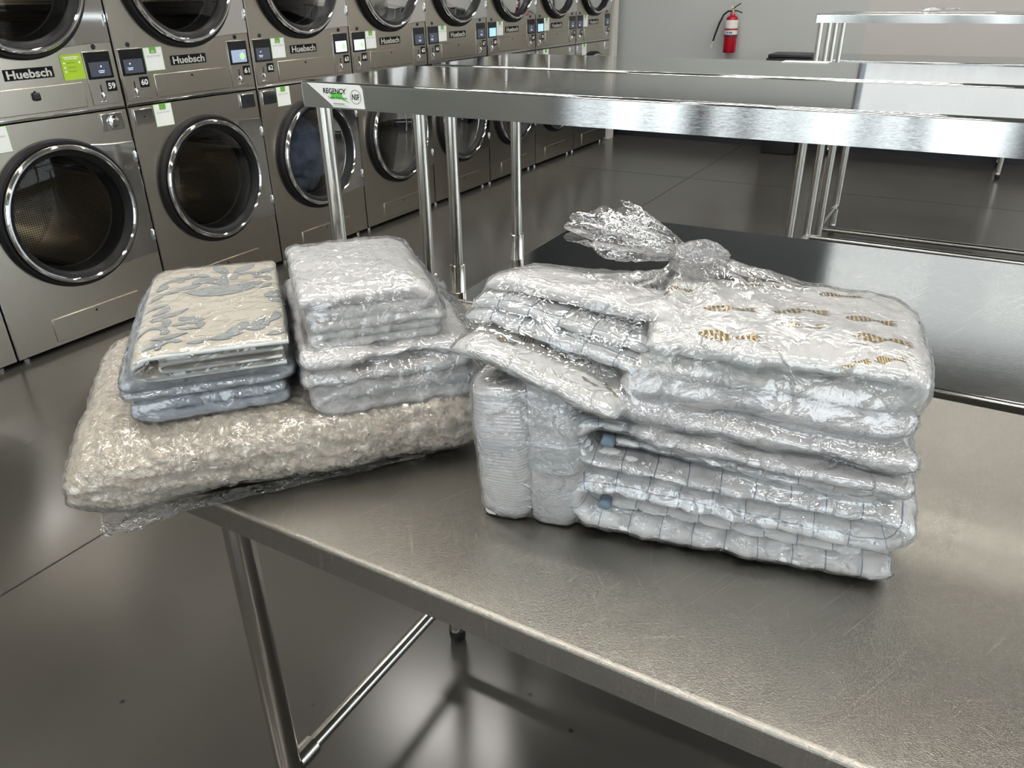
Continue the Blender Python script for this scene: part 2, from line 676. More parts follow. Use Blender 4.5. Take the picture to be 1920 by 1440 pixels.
def film_mat(name, base=0.05, bump=0.6, scale=38.0, milk=0.05, stretch=(1, 1, 1)):
    """clear polythene: see-through, with sharp reflections off fine creases"""
    m, nt, N, L, b = nmat(name)
    N.remove(b)
    out = N['Material Output']
    tc = N.new('ShaderNodeTexCoord')
    mp = N.new('ShaderNodeMapping')
    mp.inputs['Scale'].default_value = stretch
    L.new(tc.outputs['Object'], mp.inputs['Vector'])
    n1 = N.new('ShaderNodeTexNoise')
    n1.inputs['Scale'].default_value = scale
    n1.inputs['Detail'].default_value = 3
    n1.inputs['Distortion'].default_value = 1.0
    L.new(mp.outputs[0], n1.inputs['Vector'])
    v = N.new('ShaderNodeTexVoronoi')
    v.feature = 'DISTANCE_TO_EDGE'
    v.inputs['Scale'].default_value = scale * 0.62
    ad = N.new('ShaderNodeVectorMath')
    ad.operation = 'MULTIPLY_ADD'
    ad.inputs[1].default_value = (0.05, 0.05, 0.05)
    L.new(n1.outputs['Color'], ad.inputs[0])
    L.new(mp.outputs[0], ad.inputs[2])
    L.new(ad.outputs[0], v.inputs['Vector'])
    g = N.new('ShaderNodeMapRange')
    g.inputs['From Max'].default_value = 0.09
    g.inputs['To Min'].default_value = 0.35
    g.inputs['To Max'].default_value = 0
    L.new(v.outputs['Distance'], g.inputs['Value'])
    a = N.new('ShaderNodeMath')
    L.new(n1.outputs['Fac'], a.inputs[0])
    L.new(g.outputs[0], a.inputs[1])
    bp = N.new('ShaderNodeBump')
    bp.inputs['Strength'].default_value = bump
    bp.inputs['Distance'].default_value = 0.0045
    L.new(a.outputs[0], bp.inputs['Height'])
    fr = N.new('ShaderNodeFresnel')
    fr.inputs['IOR'].default_value = 1.5
    L.new(bp.outputs[0], fr.inputs['Normal'])
    mr = N.new('ShaderNodeMapRange')
    mr.inputs['From Min'].default_value = 0.0
    mr.inputs['From Max'].default_value = 1.0
    mr.inputs['To Min'].default_value = base
    mr.inputs['To Max'].default_value = 0.75
    L.new(fr.outputs[0], mr.inputs['Value'])
    gl = N.new('ShaderNodeBsdfGlossy')
    gl.inputs['Roughness'].default_value = 0.055
    gl.inputs['Color'].default_value = (1, 1, 1, 1)
    L.new(bp.outputs[0], gl.inputs['Normal'])
    tr = N.new('ShaderNodeBsdfTransparent')
    tr.inputs['Color'].default_value = (0.975, 0.98, 0.985, 1)
    df = N.new('ShaderNodeBsdfTranslucent')
    df.inputs['Color'].default_value = (0.9, 0.9, 0.92, 1)
    df2 = N.new('ShaderNodeBsdfDiffuse')
    df2.inputs['Color'].default_value = (0.9, 0.9, 0.92, 1)
    dm = N.new('ShaderNodeMixShader')
    dm.inputs[0].default_value = 0.5
    L.new(df.outputs[0], dm.inputs[1])
    L.new(df2.outputs[0], dm.inputs[2])
    m1 = N.new('ShaderNodeMixShader')
    m1.inputs[0].default_value = milk
    L.new(tr.outputs[0], m1.inputs[1])
    L.new(dm.outputs[0], m1.inputs[2])
    m2 = N.new('ShaderNodeMixShader')
    L.new(mr.outputs[0], m2.inputs[0])
    L.new(m1.outputs[0], m2.inputs[1])
    L.new(gl.outputs[0], m2.inputs[2])
    L.new(m2.outputs[0], out.inputs['Surface'])
    return m


M_FILM = film_mat('clear_bag_film', base=0.115, bump=0.85, scale=33, milk=0.05)
M_FILM_SMOOTH = film_mat('clear_bag_film_taut', base=0.09, bump=0.5, scale=30, milk=0.04)
M_FILM_FINE = film_mat('clear_bag_film_crinkled', base=0.12, bump=1.0, scale=75, milk=0.03)
M_FILM_LOOSE = film_mat('clear_bag_film_gathered', base=0.10, bump=0.8, scale=40, milk=0.05)


def glass_mat(name, ior=1.45, tint=(0.35, 0.36, 0.36)):
    m, nt, N, L, b = nmat(name)
    N.remove(b)
    out = N['Material Output']
    fr = N.new('ShaderNodeFresnel')
    fr.inputs['IOR'].default_value = ior
    gl = N.new('ShaderNodeBsdfGlossy')
    gl.inputs['Roughness'].default_value = 0.02
    tr = N.new('ShaderNodeBsdfTransparent')
    tr.inputs['Color'].default_value = (*tint, 1)
    tc = N.new('ShaderNodeTexCoord')
    n = N.new('ShaderNodeTexNoise')
    n.inputs['Scale'].default_value = 3
    L.new(tc.outputs['Object'], n.inputs['Vector'])
    mr = N.new('ShaderNodeMapRange')
    mr.inputs['To Min'].default_value = 0.01
    mr.inputs['To Max'].default_value = 0.04
    L.new(n.outputs['Fac'], mr.inputs['Value'])
    L.new(mr.outputs[0], gl.inputs['Roughness'])
    mx = N.new('ShaderNodeMixShader')
    L.new(fr.outputs[0], mx.inputs[0])
    L.new(tr.outputs[0], mx.inputs[1])
    L.new(gl.outputs[0], mx.inputs[2])
    L.new(mx.outputs[0], out.inputs['Surface'])
    return m


M_GLASS = glass_mat('dryer_glass', ior=1.28, tint=(0.75, 0.75, 0.73))
M_PANE = glass_mat('window_glass', tint=(0.96, 0.98, 0.98))


def drum_mat():
    m, nt, N, L, b = nmat('perforated_drum')
    uv = N.new('ShaderNodeUVMap')
    uv.uv_map = 'UVMap'
    v = N.new('ShaderNodeTexVoronoi')
    v.inputs['Scale'].default_value = 85
    v.inputs['Randomness'].default_value = 0.0
    L.new(uv.outputs[0], v.inputs['Vector'])
    g = N.new('ShaderNodeMapRange')
    g.inputs['From Min'].default_value = 0.26
    g.inputs['From Max'].default_value = 0.32
    L.new(v.outputs['Distance'], g.inputs['Value'])
    mx = N.new('ShaderNodeMix')
    mx.data_type = 'RGBA'
    mx.inputs['A'].default_value = (0.01, 0.01, 0.01, 1)
    mx.inputs['B'].default_value = (0.46, 0.41, 0.33, 1)
    L.new(g.outputs[0], mx.inputs['Factor'])
    L.new(mx.outputs['Result'], b.inputs['Base Color'])
    b.inputs['Metallic'].default_value = 1.0
    b.inputs['Roughness'].default_value = 0.28
    return m


M_DRUM = drum_mat()
M_LAMP = plain('lamp_diffuser', (0.9, 0.9, 0.88), 0.4, emit=(1.0, 0.965, 0.91), estr=LAMP)
M_FIXTURE = plain('fixture_white', (0.75, 0.75, 0.73), 0.4)
M_MULLION = plain('storefront_frame', (0.10, 0.10, 0.11), 0.35, metal=0.6)

# ------------------------------------------------------------------ room shell


def structure(o):
    o['kind'] = 'structure'
    return o


fl = structure(box('floor', XL, XR, YF, YB, -0.1, 0.0, M_FLOOR))
# saw-cut joints in the slab
for i, (x0, x1, y0, y1) in enumerate(((-2.046, -2.040, -2.0, YB), (XL, XR, 6.60, 6.606), (1.60, 1.606, YF, YB))):
    box('control_joint', x0, x1, y0, y1, -0.004, 0.0006, plain('joint_dark', (0.016, 0.015, 0.013), 0.7), fl)
structure(box('ceiling', XL, XR, YF, YB, ZC, ZC + 0.1, M_CEIL))
structure(box('wall_left', XL - 0.1, XL, YF, YB, 0, ZC, M_WALL))
structure(box('wall_back', XL, -1.06, YB, YB + 0.1, 0, ZC, M_WALL))
structure(box('wall_back_right', -1.06, XR, YB, YB + 0.1, 0, 1.75, M_WALL2))
structure(box('wall_back_upper', -1.06, XR, YB, YB + 0.1, 3.70, ZC, M_WALL2))
structure(box('baseboard_back', XL, XR, YB - 0.03, YB - 0.011, 0, 0.24, M_BASE))
structure(box('trim_1', -3.52, -3.43, 8.10, 8.20, 0, 2.2, M_WALLTRIM, bev=0.004))
structure(box('added_dark_panel', XL, -1.06, YB - 0.22, YB - 0.005, 2.42, ZC, M_DARKPAINT))  # unseen dark panel, added to darken the left reflections in the steel tops
# front storefront: pier left, header, sill; panes and mullions
wf = structure(box('wall_front', XL, -3.1, YF - 0.15, YF, 0, ZC, M_WALL))
structure(box('wall_front_header', -3.1, XR, YF - 0.15, YF, 2.95, ZC, M_WALL))


def storefront(name, axis, a0, a1, n, fixed, z0, z1, bars=None):
    w = bpy.data.objects.new(name, None)
    col.objects.link(w)
    structure(w)
    if bars is None:
        bars = [(a0 + i * (a1 - a0) / n, 0.06) for i in range(n + 1)]

    def bx(nm, p0, p1, q0, q1, za, zb, m):
        if axis == 'x':
            return box(nm, p0, p1, fixed + q0, fixed + q1, za, zb, m, w)
        return box(nm, fixed + q0, fixed + q1, p0, p1, za, zb, m, w)
    for a, w_ in bars:
        bx('mullion', a - w_ / 2, a + w_ / 2, -0.06, 0.06, z0, z1, M_MULLION)
    for z in ((z0, z0 + 0.95, z1) if z0 < 1 else (z0, z1)):
        bx('rail', a0, a1, -0.05, 0.05, z - 0.025, z + 0.025, M_MULLION)
    for (p, pw), (q, qw) in zip(bars[:-1], bars[1:]):
        bx('pane', p + pw / 2, q - qw / 2, -0.005, 0.005, z0, z1, M_PANE)
    return w


storefront('window_1', 'x', -3.1, XR, 0, YF - 0.08, 0.05, 2.95,
           ((-3.08, .08), (-2.72, .10), (-2.30, .08), (-1.88, .26), (-1.52, .18), (-1.26, .08), (-1.07, .07), (-.72, .08), (-.57, .08), (-.33, .14), (.50, .56), (1.6, .06), (2.7, .06), (3.8, .06), (4.9, .06), (5.96, .06)))
storefront('window_3', 'x', -1.06, XR, 0, YB + 0.05, 1.75, 3.70, ((-1.05, .02), (2.4, .05), (5.98, .04)))
storefront('window_2', 'y', -0.6, 7.0, 6, XR + 0.05, 0.35, 2.75)
structure(box('wall_right_sill', XR, XR + 0.1, YF, YB, 0, 0.35, M_WALL2))
structure(box('wall_right_header', XR, XR + 0.1, YF, YB, 2.75, ZC, M_WALL2))
structure(box('wall_right_front', XR, XR + 0.1, YF, -0.6, 0.35, 2.75, M_WALL2))
structure(box('wall_right_back', XR, XR + 0.1, 7.0, YB, 0.35, 2.75, M_WALL2))

# ceiling lamps: long linear fixtures running across the room
lamp_spots = [(x, y) for y in (-2.2, 0.6, 3.4, 6.2) for x in (-2.6, -0.7, 1.2, 3.4)]
_lb = box_me('housing', -0.62, 0.62, -0.15, 0.15, -0.03, 0.05, 0.004)
_ld = box_me('diffuser', -0.60, 0.60, -0.125, 0.125, -0.042, -0.0305)
_lb.materials.append(M_FIXTURE)
_ld.materials.append(M_LAMP)
for (x, y) in lamp_spots:
    nm_x = {-2.6: 'above the dryers', -0.7: 'above the tables\' left ends', 1.2: 'above the tables\' right ends', 3.4: 'near the side windows'}[x]
    nm_y = {-2.2: 'closest to the storefront', 0.6: 'over the near table', 3.4: 'in the middle of the room', 6.2: 'nearest the back wall'}[y]
    t = thing('ceiling_light', 'linear ceiling light %s, %s' % (nm_x, nm_y), 'ceiling light', (x, y, ZC - 0.05), 0, 'linear ceiling lights')
    link('housing', _lb, None, t)
    link('diffuser', _ld, None, t)

# ------------------------------------------------------------------ stacked dryers
PITCH, MX, Y0 = 0.807, -3.45, 1.577
CU, CZL, CZU = 0.41, 0.594, 1.562


def panel_with_hole(name, u0, u1, z0, z1, cu, cz, r, x0, x1):
    """flat sheet with a round hole and a short return into it"""
    k = 64
    th = np.linspace(0, 2 * PI, k, endpoint=False) + PI / k
    circ = np.stack([cu + r * np.cos(th), cz + r * np.sin(th)], 1)
    outer = []
    for a in th:
        c, s = math.cos(a), math.sin(a)
        ts = []
        if c > 1e-9: ts.append((u1 - cu) / c)
        if c < -1e-9: ts.append((u0 - cu) / c)
        if s > 1e-9: ts.append((z1 - cz) / s)
        if s < -1e-9: ts.append((z0 - cz) / s)
        t = min(ts)
        outer.append((cu + t * c, cz + t * s))
    outer = np.array(outer)
    # snap the nearest samples onto the corners
    for cx, cy in ((u0, z0), (u0, z1), (u1, z0), (u1, z1)):
        i = np.argmin(((outer - (cx, cy)) ** 2).sum(1))
        outer[i] = (cx, cy)
    V = []
    for ring, x in ((outer, x0), (outer, x1), (circ, x1), (circ, x0 - 0.03)):
        V += [(x, p[0], p[1]) for p in ring]
    q = []
    for a in range(3):
        for j in range(k):
            j2 = (j + 1) % k
            q.append((a * k + j, a * k + j2, (a + 1) * k + j2, (a + 1) * k + j))
    me = np_mesh(name, V, q, smooth=False)
    return me


def uv_drum(name, r, x0, x1, k=72):
    th = np.linspace(0, 2 * PI, k + 1)
    V, uv = [], []
    n = 8
    for i in range(n + 1):
        x = x0 + (x1 - x0) * i / n
        for a in th:
            V.append((x, r * math.cos(a), r * math.sin(a)))
            uv.append((x, a * r))
    q = []
    for i in range(n):
        for j in range(k):
            q.append((i * (k + 1) + j, i * (k + 1) + j + 1, (i + 1) * (k + 1) + j + 1, (i + 1) * (k + 1) + j))
    # back disc
    base = len(V)
    for rr in (r, r * 0.66, r * 0.33, 0.02):
        for a in th:
            V.append((x1, rr * math.cos(a), rr * math.sin(a)))
            uv.append((rr * math.cos(a), rr * math.sin(a)))
    for i in range(3):
        for j in range(k):
            b0 = base + i * (k + 1)
            q.append((b0 + j, b0 + j + 1, b0 + k + 2 + j, b0 + k + 1 + j))
    return np_mesh(name, V, q, uv=uv)


MC = {}


def cached(key, fn, m):
    if key not in MC:
        me = fn()
        if m is not None and len(me.materials) == 0:
            me.materials.append(m)
        MC[key] = me
    return MC[key]


def hinge_plate_me(cz):
    pts = []
    for a in np.radians(np.linspace(-68, 64, 28)):
        pts.append((0.316 * math.cos(a) + CU, 0.316 * math.sin(a) + cz))
    # right edge with softly curved upper and lower edges running to the corner
    top = [(pts[-1][0] + (0.797 - pts[-1][0]) * t, pts[-1][1] + (cz + 0.262 - pts[-1][1]) * (1 - (1 - t) ** 2)) for t in np.linspace(0.1, 1, 9)]
    bot = [(pts[0][0] + (0.797 - pts[0][0]) * t, pts[0][1] + (cz - 0.278 - pts[0][1]) * (1 - (1 - t) ** 2)) for t in np.linspace(1, 0.1, 9)]
    return poly_prism_me('hinge_plate', pts + top + bot, 0.0015, 0.012, 0.002)


def numeral_on(parent, s, u, z, w, h, m, x):
    return link('numeral', fit_text(s, w, h, offset=0.0009), m, parent, (x, u, z), ROT_X)


def screen_of(num):
    return {61: M_SCR_MID, 63: M_SCR_ON, 64: M_SCR_ON, 68: M_SCR_BLUE, 70: M_SCR_BLUE}.get(num, M_SCR_OFF)


def control_module(t, u0, num, side):
    u1 = u0 + 0.133
    md = link('control_plate', cached('ctl', lambda: box_me('control_plate', 0.0005, 0.005, 0, 0.133, 1.028, 1.252, 0.0015), M_DRYER_IN), None, t, (0, u0, 0))
    link('screen_glass', cached('bez', lambda: box_me('screen_glass', 0.0051, 0.0085, 0.005, 0.128, 1.137, 1.2485, 0.001), M_BEZEL), None, md)
    sm = screen_of(num)
    link('display', cached('disp' + sm.name, lambda: box_me('display', 0.0086, 0.0090, 0.017, 0.116, 1.147, 1.207), sm), None, md)
    if sm in (M_SCR_OFF,):
        for dz_, w_ in ((0.0, 0.030), (-0.007, 0.024)):
            link('display_line', cached('ico%.3f' % w_, lambda: box_me('display_line', 0.0091, 0.0093, -w_ / 2, w_ / 2, -0.0016, 0.0016), M_ICON), None, md, (0, 0.072 if side else 0.047, 1.170 + dz_))
        link('display_icon', cached('icoi', lambda: lathe_me('display_icon', [(0.0001, 0.0092), (0.004, 0.0092)], 'X', 12), M_ICON), None, md, (0, 0.074 if side else 0.049, 1.188))
    else:
        link('display_dial', cached('dial', lambda: lathe_me('display_dial', [(0.0001, 0.0094), (0.017, 0.0094)], 'X', 24), plain('dial_green', (0.05, 0.1, 0.03), 0.3, emit=(0.45, 0.75, 0.35), estr=0.7)), None, md, (0, 0.088, 1.176))
    link('card_slot', cached('slot', lambda: box_me('card_slot', 0.0051, 0.0062, 0.0505, 0.0545, 1.075, 1.112), M_INK), None, md)
    link('coin_lever', cached('lev', lambda: tube_me('coin_lever', [(0.005, 0.0525, 1.078), (0.014, 0.053, 1.066), (0.008, 0.053, 1.045)], [0.006, 0.006, 0.0035], 10), M_CHROME), None, md)
    link('coin_tray', cached('tray', lambda: box_me('coin_tray', 0.005, 0.010, 0.036, 0.070, 1.038, 1.043, 0.001), M_CHROME), None, md)
    n = link('number_plate', cached('npl', lambda: box_me('number_plate', 0.0052, 0.0072, 0.083, 0.130, 1.081, 1.127), M_INK), None, t, (0, u0, 0))
    link('numeral', fit_text(str(num), 0.036, 0.026, offset=0.0007), M_WHITE, n, (0.0074, 0.1065, 1.104), ROT_X)
    link('indicator_cap', cached('cap', lambda: lathe_me('indicator_cap', [(0.0001, 0.006), (0.008, 0.0055), (0.011, 0.001)], 'X', 18), M_BLACK), None, t, (0, u0 + 0.064, 1.2685))


def pay_sticker(t, u0, z0, num):
    s = link('sticker', cached('stk', lambda: box_me('sticker', 0.0008, 0.0020, 0, 0.10, 0, 0.10), M_STICK), None, t, (0, u0, z0))
    link('sticker_edge', cached('stke', lambda: box_me('sticker_edge', 0.0004, 0.0014, -0.0025, 0.1025, -0.0025, 0.1025), M_GREEN), None, s)
    link('sticker_tab', cached('stkt', lambda: box_me('sticker_tab', 0.0021, 0.0024, 0.031, 0.068, 0.074, 0.1005), M_GREEN), None, s)
    if num:
        link('lettering', fit_text(str(num), 0.017, 0.012), M_WHITE, s, (0.0026, 0.0495, 0.083), ROT_X)
    link('lettering', cached('scan', lambda: fit_text('SCAN TO PAY', 0.078, 0.0085), M_GREYINK), None, s, (0.0022, 0.05, 0.062), ROT_X)


def door_at(t, cz, kind):
    d = link('door_ring', cached('ring', lambda: lathe_me('door_ring', [(0.303, 0.016), (0.304, 0.042), (0.301, 0.050), (0.295, 0.055), (0.288, 0.055), (0.283, 0.050), (0.280, 0.040), (0.279, 0.018)], 'X', 96), M_CHROME), None, t, (0, CU, cz))
    d['label'] = 'round chrome door of the %s dryer' % kind
    link('door_seal', cached('seal', lambda: lathe_me('door_seal', [(0.326, 0.001), (0.326, 0.020), (0.318, 0.030), (0.306, 0.030), (0.303, 0.012)], 'X', 80), M_RUBBER), None, d)
    link('door_gasket', cached('gask', lambda: lathe_me('door_gasket', [(0.2805, 0.047), (0.266, 0.040), (0.256, 0.020), (0.252, -0.02), (0.247, -0.06)], 'X', 80), M_RUBBER), None, d)
    link('door_glass', cached('glass', lambda: lathe_me('door_glass', [(0.0005, 0.034), (0.08, 0.033), (0.16, 0.029), (0.22, 0.024), (0.257, 0.019)], 'X', 72), M_GLASS), None, d)
    link('hinge_plate', cached('hp%.2f' % cz, lambda: hinge_plate_me(cz), M_MIRROR), None, t)
    for dz in (0.19, -0.19):
        link('hinge', cached('hinge', lambda: tube_me('hinge', [(0.012, 0, -0.022), (0.016, 0, -0.02), (0.016, 0, 0.02), (0.012, 0, 0.022)], 0.006, 10), M_CHROME), None, t, (0, 0.790, cz + dz))
        link('hinge_screw', cached('hscr', lambda: lathe_me('hinge_screw', [(0.0001, 0.008), (0.004, 0.006), (0.006, 0.001)], 'X', 12), M_CHROME), None, t, (0.001, 0.803, cz + dz + 0.012))
    link('drum', cached('drum', lambda: uv_drum('drum', 0.335, -0.075, -0.68), M_DRUM), None, t, (0, CU, cz))
    for k in range(3):
        a = k * 2 * PI / 3 + 0.5 + cz
        vane = cached('vane', lambda: box_me('drum_vane', -0.66, -0.10, -0.02, 0.02, 0.26, 0.334, 0.008), M_DRUM)
        link('drum_vane', vane, None, t, (0, CU, cz), (a, 0, 0))
    link('bulkhead', cached('bulk', lambda: lathe_me('bulkhead', [(0.246, -0.06), (0.246, -0.074), (0.40, -0.076)], 'X', 60), M_DARKPAINT), None, t, (0, CU, cz))


def dryer(k):
    left, right = 58 + 2 * (k - 1), 59 + 2 * (k - 1)
    y = Y0 + (k - 1) * PITCH
    lab = ['stainless stacked dryer cut off at the left edge, nearest the camera',
           'stainless stacked dryer with a lime green label beside its screen',
           'stainless stacked dryer right after the one with the lime label, empty lower drum',
           'stainless stacked dryer holding the blue denim in its lower drum',
           'stainless stacked dryer with both screens by a full pale upper load',
           'stainless stacked dryer with empty drums, seen between the overshelf posts',
           'stainless stacked dryer with a blue lit screen and a pale upper bundle',
           'stainless stacked dryer with a blue lit screen and a tan upper bundle',
           'last stainless stacked dryer in the row, beside the white end trim'][k]
    t = thing('stacked_dryer', lab, 'dryer', (MX, y, 0), 0, 'row of stacked dryers')
    W = PITCH - 0.006
    # cabinet without a front
    def cab():
        bm = bmesh.new()
        bmesh.ops.create_cube(bm, size=1)
        for v in bm.verts:
            v.co = Vector((-0.501 + v.co.x * 0.998, W / 2 + 0.003 + v.co.y * W, 1.0 + v.co.z * 1.94))
        bmesh.ops.delete(bm, geom=[f for f in bm.faces if f.calc_center_median().x > -0.01], context='FACES')
        return bm_mesh('cabinet', bm)
    link('cabinet', cached('cab', cab, M_DRYER), None, t)
    link('lower_front_panel', cached('lfp', lambda: panel_with_hole('lower_front_panel', 0.004, 0.004 + W - 0.002, 0.03, 0.999, CU, CZL, 0.305, -0.006, 0.0), M_DRYER), None, t)
    link('upper_front_panel', cached('ufp', lambda: panel_with_hole('upper_front_panel', 0.004, 0.004 + W - 0.002, 1.006, 1.97, CU, CZU, 0.305, -0.006, 0.0), M_DRYER), None, t)
    link('edge_strip', cached('es', lambda: box_me('edge_strip', -0.002, 0.002, 0.004, 0.010, 0.03, 1.97), M_MIRROR), None, t)
    link('seam_strip', cached('ss', lambda: box_me('seam_strip', -0.004, 0.0015, 0.006, W, 1.0065, 1.016, 0.0008), M_MIRROR), None, t)
    door_at(t, CZL, 'lower')
    door_at(t, CZU, 'upper')
    if k >= 1:
        h = link('service_hatch', cached('uh', lambda: box_me('service_hatch', 0.0005, 0.006, 0.180, 0.622, 1.028, 1.132, 0.003), M_DRYER), None, t)
        link('hatch_lock', cached('uhl', lambda: lathe_me('hatch_lock', [(0.0001, 0.0072), (0.005, 0.0072), (0.006, 0.005)], 'X', 14), M_INK), None, h, (0, 0.40, 1.112))
        if k == 1:
            link('padlock', cached('pad', lambda: box_me('padlock', 0.006, 0.022, 0.385, 0.415, 1.078, 1.112, 0.008, 3), M_BLACK), None, h)
        b = link('brand_plate', cached('bp', lambda: box_me('brand_plate', 0.0008, 0.003, 0.296, 0.506, 1.163, 1.206), M_INK), None, t)
        link('lettering', cached('hue', lambda: fit_text('Huebsch', 0.190, 0.033, offset=0.0009), plain('brand_silver', (0.66, 0.65, 0.60), 0.35, 0.3)), None, b, (0.0033, 0.401, 1.1845), ROT_X)
        if k >= 2:
            control_module(t, 0.016, left, 0)
            pay_sticker(t, 0.1545, 1.149, left)
        control_module(t, 0.651, right, 1)
        if k == 1:
            g = box('instruction_label', 0.0008, 0.002, 0.547, 0.646, 1.144, 1.246, M_LIME, t)
            for zz, hw2 in ((1.235, 0.036), (1.228, 0.030)):
                box('print_line', 0.0021, 0.0024, 0.597 - hw2, 0.597 + hw2, zz - 0.0018, zz + 0.0018, M_STICK, g)
            for i, zz in enumerate((1.212, 1.194, 1.178)):
                link('bullet', lathe_me('bullet', [(0.0001, 0.0025), (0.0045, 0.0025)], 'X', 14), M_STICK, g, (0, 0.562, zz))
                box('print_bar', 0.0021, 0.0025, 0.574, 0.612, zz - 0.003, zz + 0.003, plain('label_lime_dark', (0.28, 0.45, 0.02), 0.5), g)
            link('bullet', lathe_me('bullet', [(0.0001, 0.0025), (0.0045, 0.0025)], 'X', 14), M_STICK, g, (0, 0.632, 1.212))
    pay_sticker(t, 0.1445, 0.897, None)
    if k >= 1:
        lh = link('lint_hatch', cached('lh', lambda: box_me('lint_hatch', 0.0005, 0.005, 0.190, 0.640, 0.048, 0.156, 0.0022), M_DRYER), None, t)
        link('hatch_lock', cached('lhl', lambda: lathe_me('hatch_lock', [(0.0001, 0.0062), (0.005, 0.0062), (0.006, 0.004)], 'X', 14), M_INK), None, lh, (0, 0.408, 0.135))
        link('coin_box_cover', cached('cbc', lambda: box_me('coin_box_cover', 0.0005, 0.008, 0.029, 0.134, 0.917, 0.989, 0.003), M_MIRROR), None, t)
        if k == 1:
            link('coin_box_cover', cached('cbc2', lambda: box_me('coin_box_cover', 0.0005, 0.006, 0.668, 0.776, 0.914, 0.989, 0.002), M_CHROME), None, t)
            link('round_lock', lathe_me('round_lock', [(0.0001, 0.024), (0.012, 0.024), (0.014, 0.016), (0.026, 0.014), (0.028, 0.005)], 'X', 32), M_CHROME, t, (0, 0.722, 0.952))
        else:
            link('coin_box_cover', cached('cbc3', lambda: box_me('coin_box_cover', 0.0005, 0.008, 0.679, 0.781, 0.915, 0.988, 0.003), M_MIRROR), None, t)
        for uu in (0.082, 0.730):
            if k == 1 and uu > 0.5:
                continue
            link('cover_lock', cached('cvl', lambda: lathe_me('cover_lock', [(0.0001, 0.0105), (0.003, 0.0105), (0.0045, 0.008)], 'X', 12), M_INK), None, t, (0, uu, 0.953))
    for u in (0.055, 0.745):
        link('foot', cached('foot', lambda: lathe_me('foot', [(0.0001, 0), (0.018, 0), (0.018, 0.012), (0.008, 0.014), (0.008, 0.035)], 'Z', 14), M_CHROME), None, t, (-0.045, u, 0))
    return t


dryers = [dryer(k) for k in range(0, 9)]

# laundry inside some of the drums


def laundry(name, label, y, cz, m, seed, sx, sy, sz, dy=0.0, dz=-0.10, fold=8.0):
    n, k = 60, 90
    th = np.linspace(0, PI, n)[:, None]
    ph = np.linspace(0, 2 * PI, k, endpoint=False)[None, :]
    P = np.stack([np.sin(th) * np.cos(ph), np.sin(th) * np.sin(ph), np.cos(th) + 0 * ph], -1).reshape(-1, 3)
    r = 1 + 0.16 * fbm(P + seed, 2.0, 3) + 0.17 * ridged(P * np.array([1.3, 1.6, .5]) + seed, fold / 3, 2)
    V = P * r[:, None] * np.array([sx, sy, sz]) + np.array([MX - 0.26, y + CU + dy, cz + dz])
    a = np.arange(n - 1)[:, None] * k
    j = np.arange(k)[None, :]
    q = np.stack([a + j, a + k + j, a + k + (j + 1) % k, a + (j + 1) % k], -1).reshape(-1, 4)
    o = link(name, np_mesh(name, V, q), m)
    return tag(o, label, 'laundry')


laundry('denim_laundry', 'heap of dark blue denim tumbling behind the lower glass of dryer 62', Y0 + 2 * PITCH, CZL, M_DENIM, 3.1, 0.20, 0.25, 0.22, dy=-0.02, dz=-0.03, fold=10)
laundry('pale_laundry', 'pale laundry piled behind the upper glass of dryer 64', Y0 + 3 * PITCH, CZU, M_PALECLOTH, 9.2, 0.20, 0.25, 0.20, dz=-0.06)
laundry('pale_laundry', 'pale laundry bundle behind the upper glass of dryer 68', Y0 + 5 * PITCH, CZU, M_PALECLOTH, 5.4, 0.16, 0.17, 0.15, dy=-0.08, dz=-0.10)
laundry('brown_laundry', 'tan laundry bundle behind the upper glass of dryer 70', Y0 + 6 * PITCH, CZU, cloth('tan_laundry', (0.42, 0.31, 0.22)), 15.4, 0.15, 0.16, 0.15, dy=-0.08, dz=-0.10)

# ------------------------------------------------------------------ steel tables and overshelves
TZ = 0.877


def leg_parts(t, x, y, top):
    lg = link('leg', cached('leg%.2f' % top, lambda: tube_me('leg', [(0, 0, 0.055), (0, 0, 0.06), (0, 0, top)], 0.0225, 28), M_STEEL_LEG), None, t, (x, y, 0))
    link('foot', cached('tfoot', lambda: lathe_me('foot', [(0.0001, 0.0), (0.014, 0.0), (0.019, 0.008), (0.0215, 0.030), (0.020, 0.038)], 'Z', 22), M_BLACK), None, lg)
    link('foot_collar', cached('tcol', lambda: lathe_me('foot_collar', [(0.020, 0.036), (0.0215, 0.040), (0.0195, 0.048), (0.0195, 0.062)], 'Z', 22), M_CHROME), None, lg)
    return lg


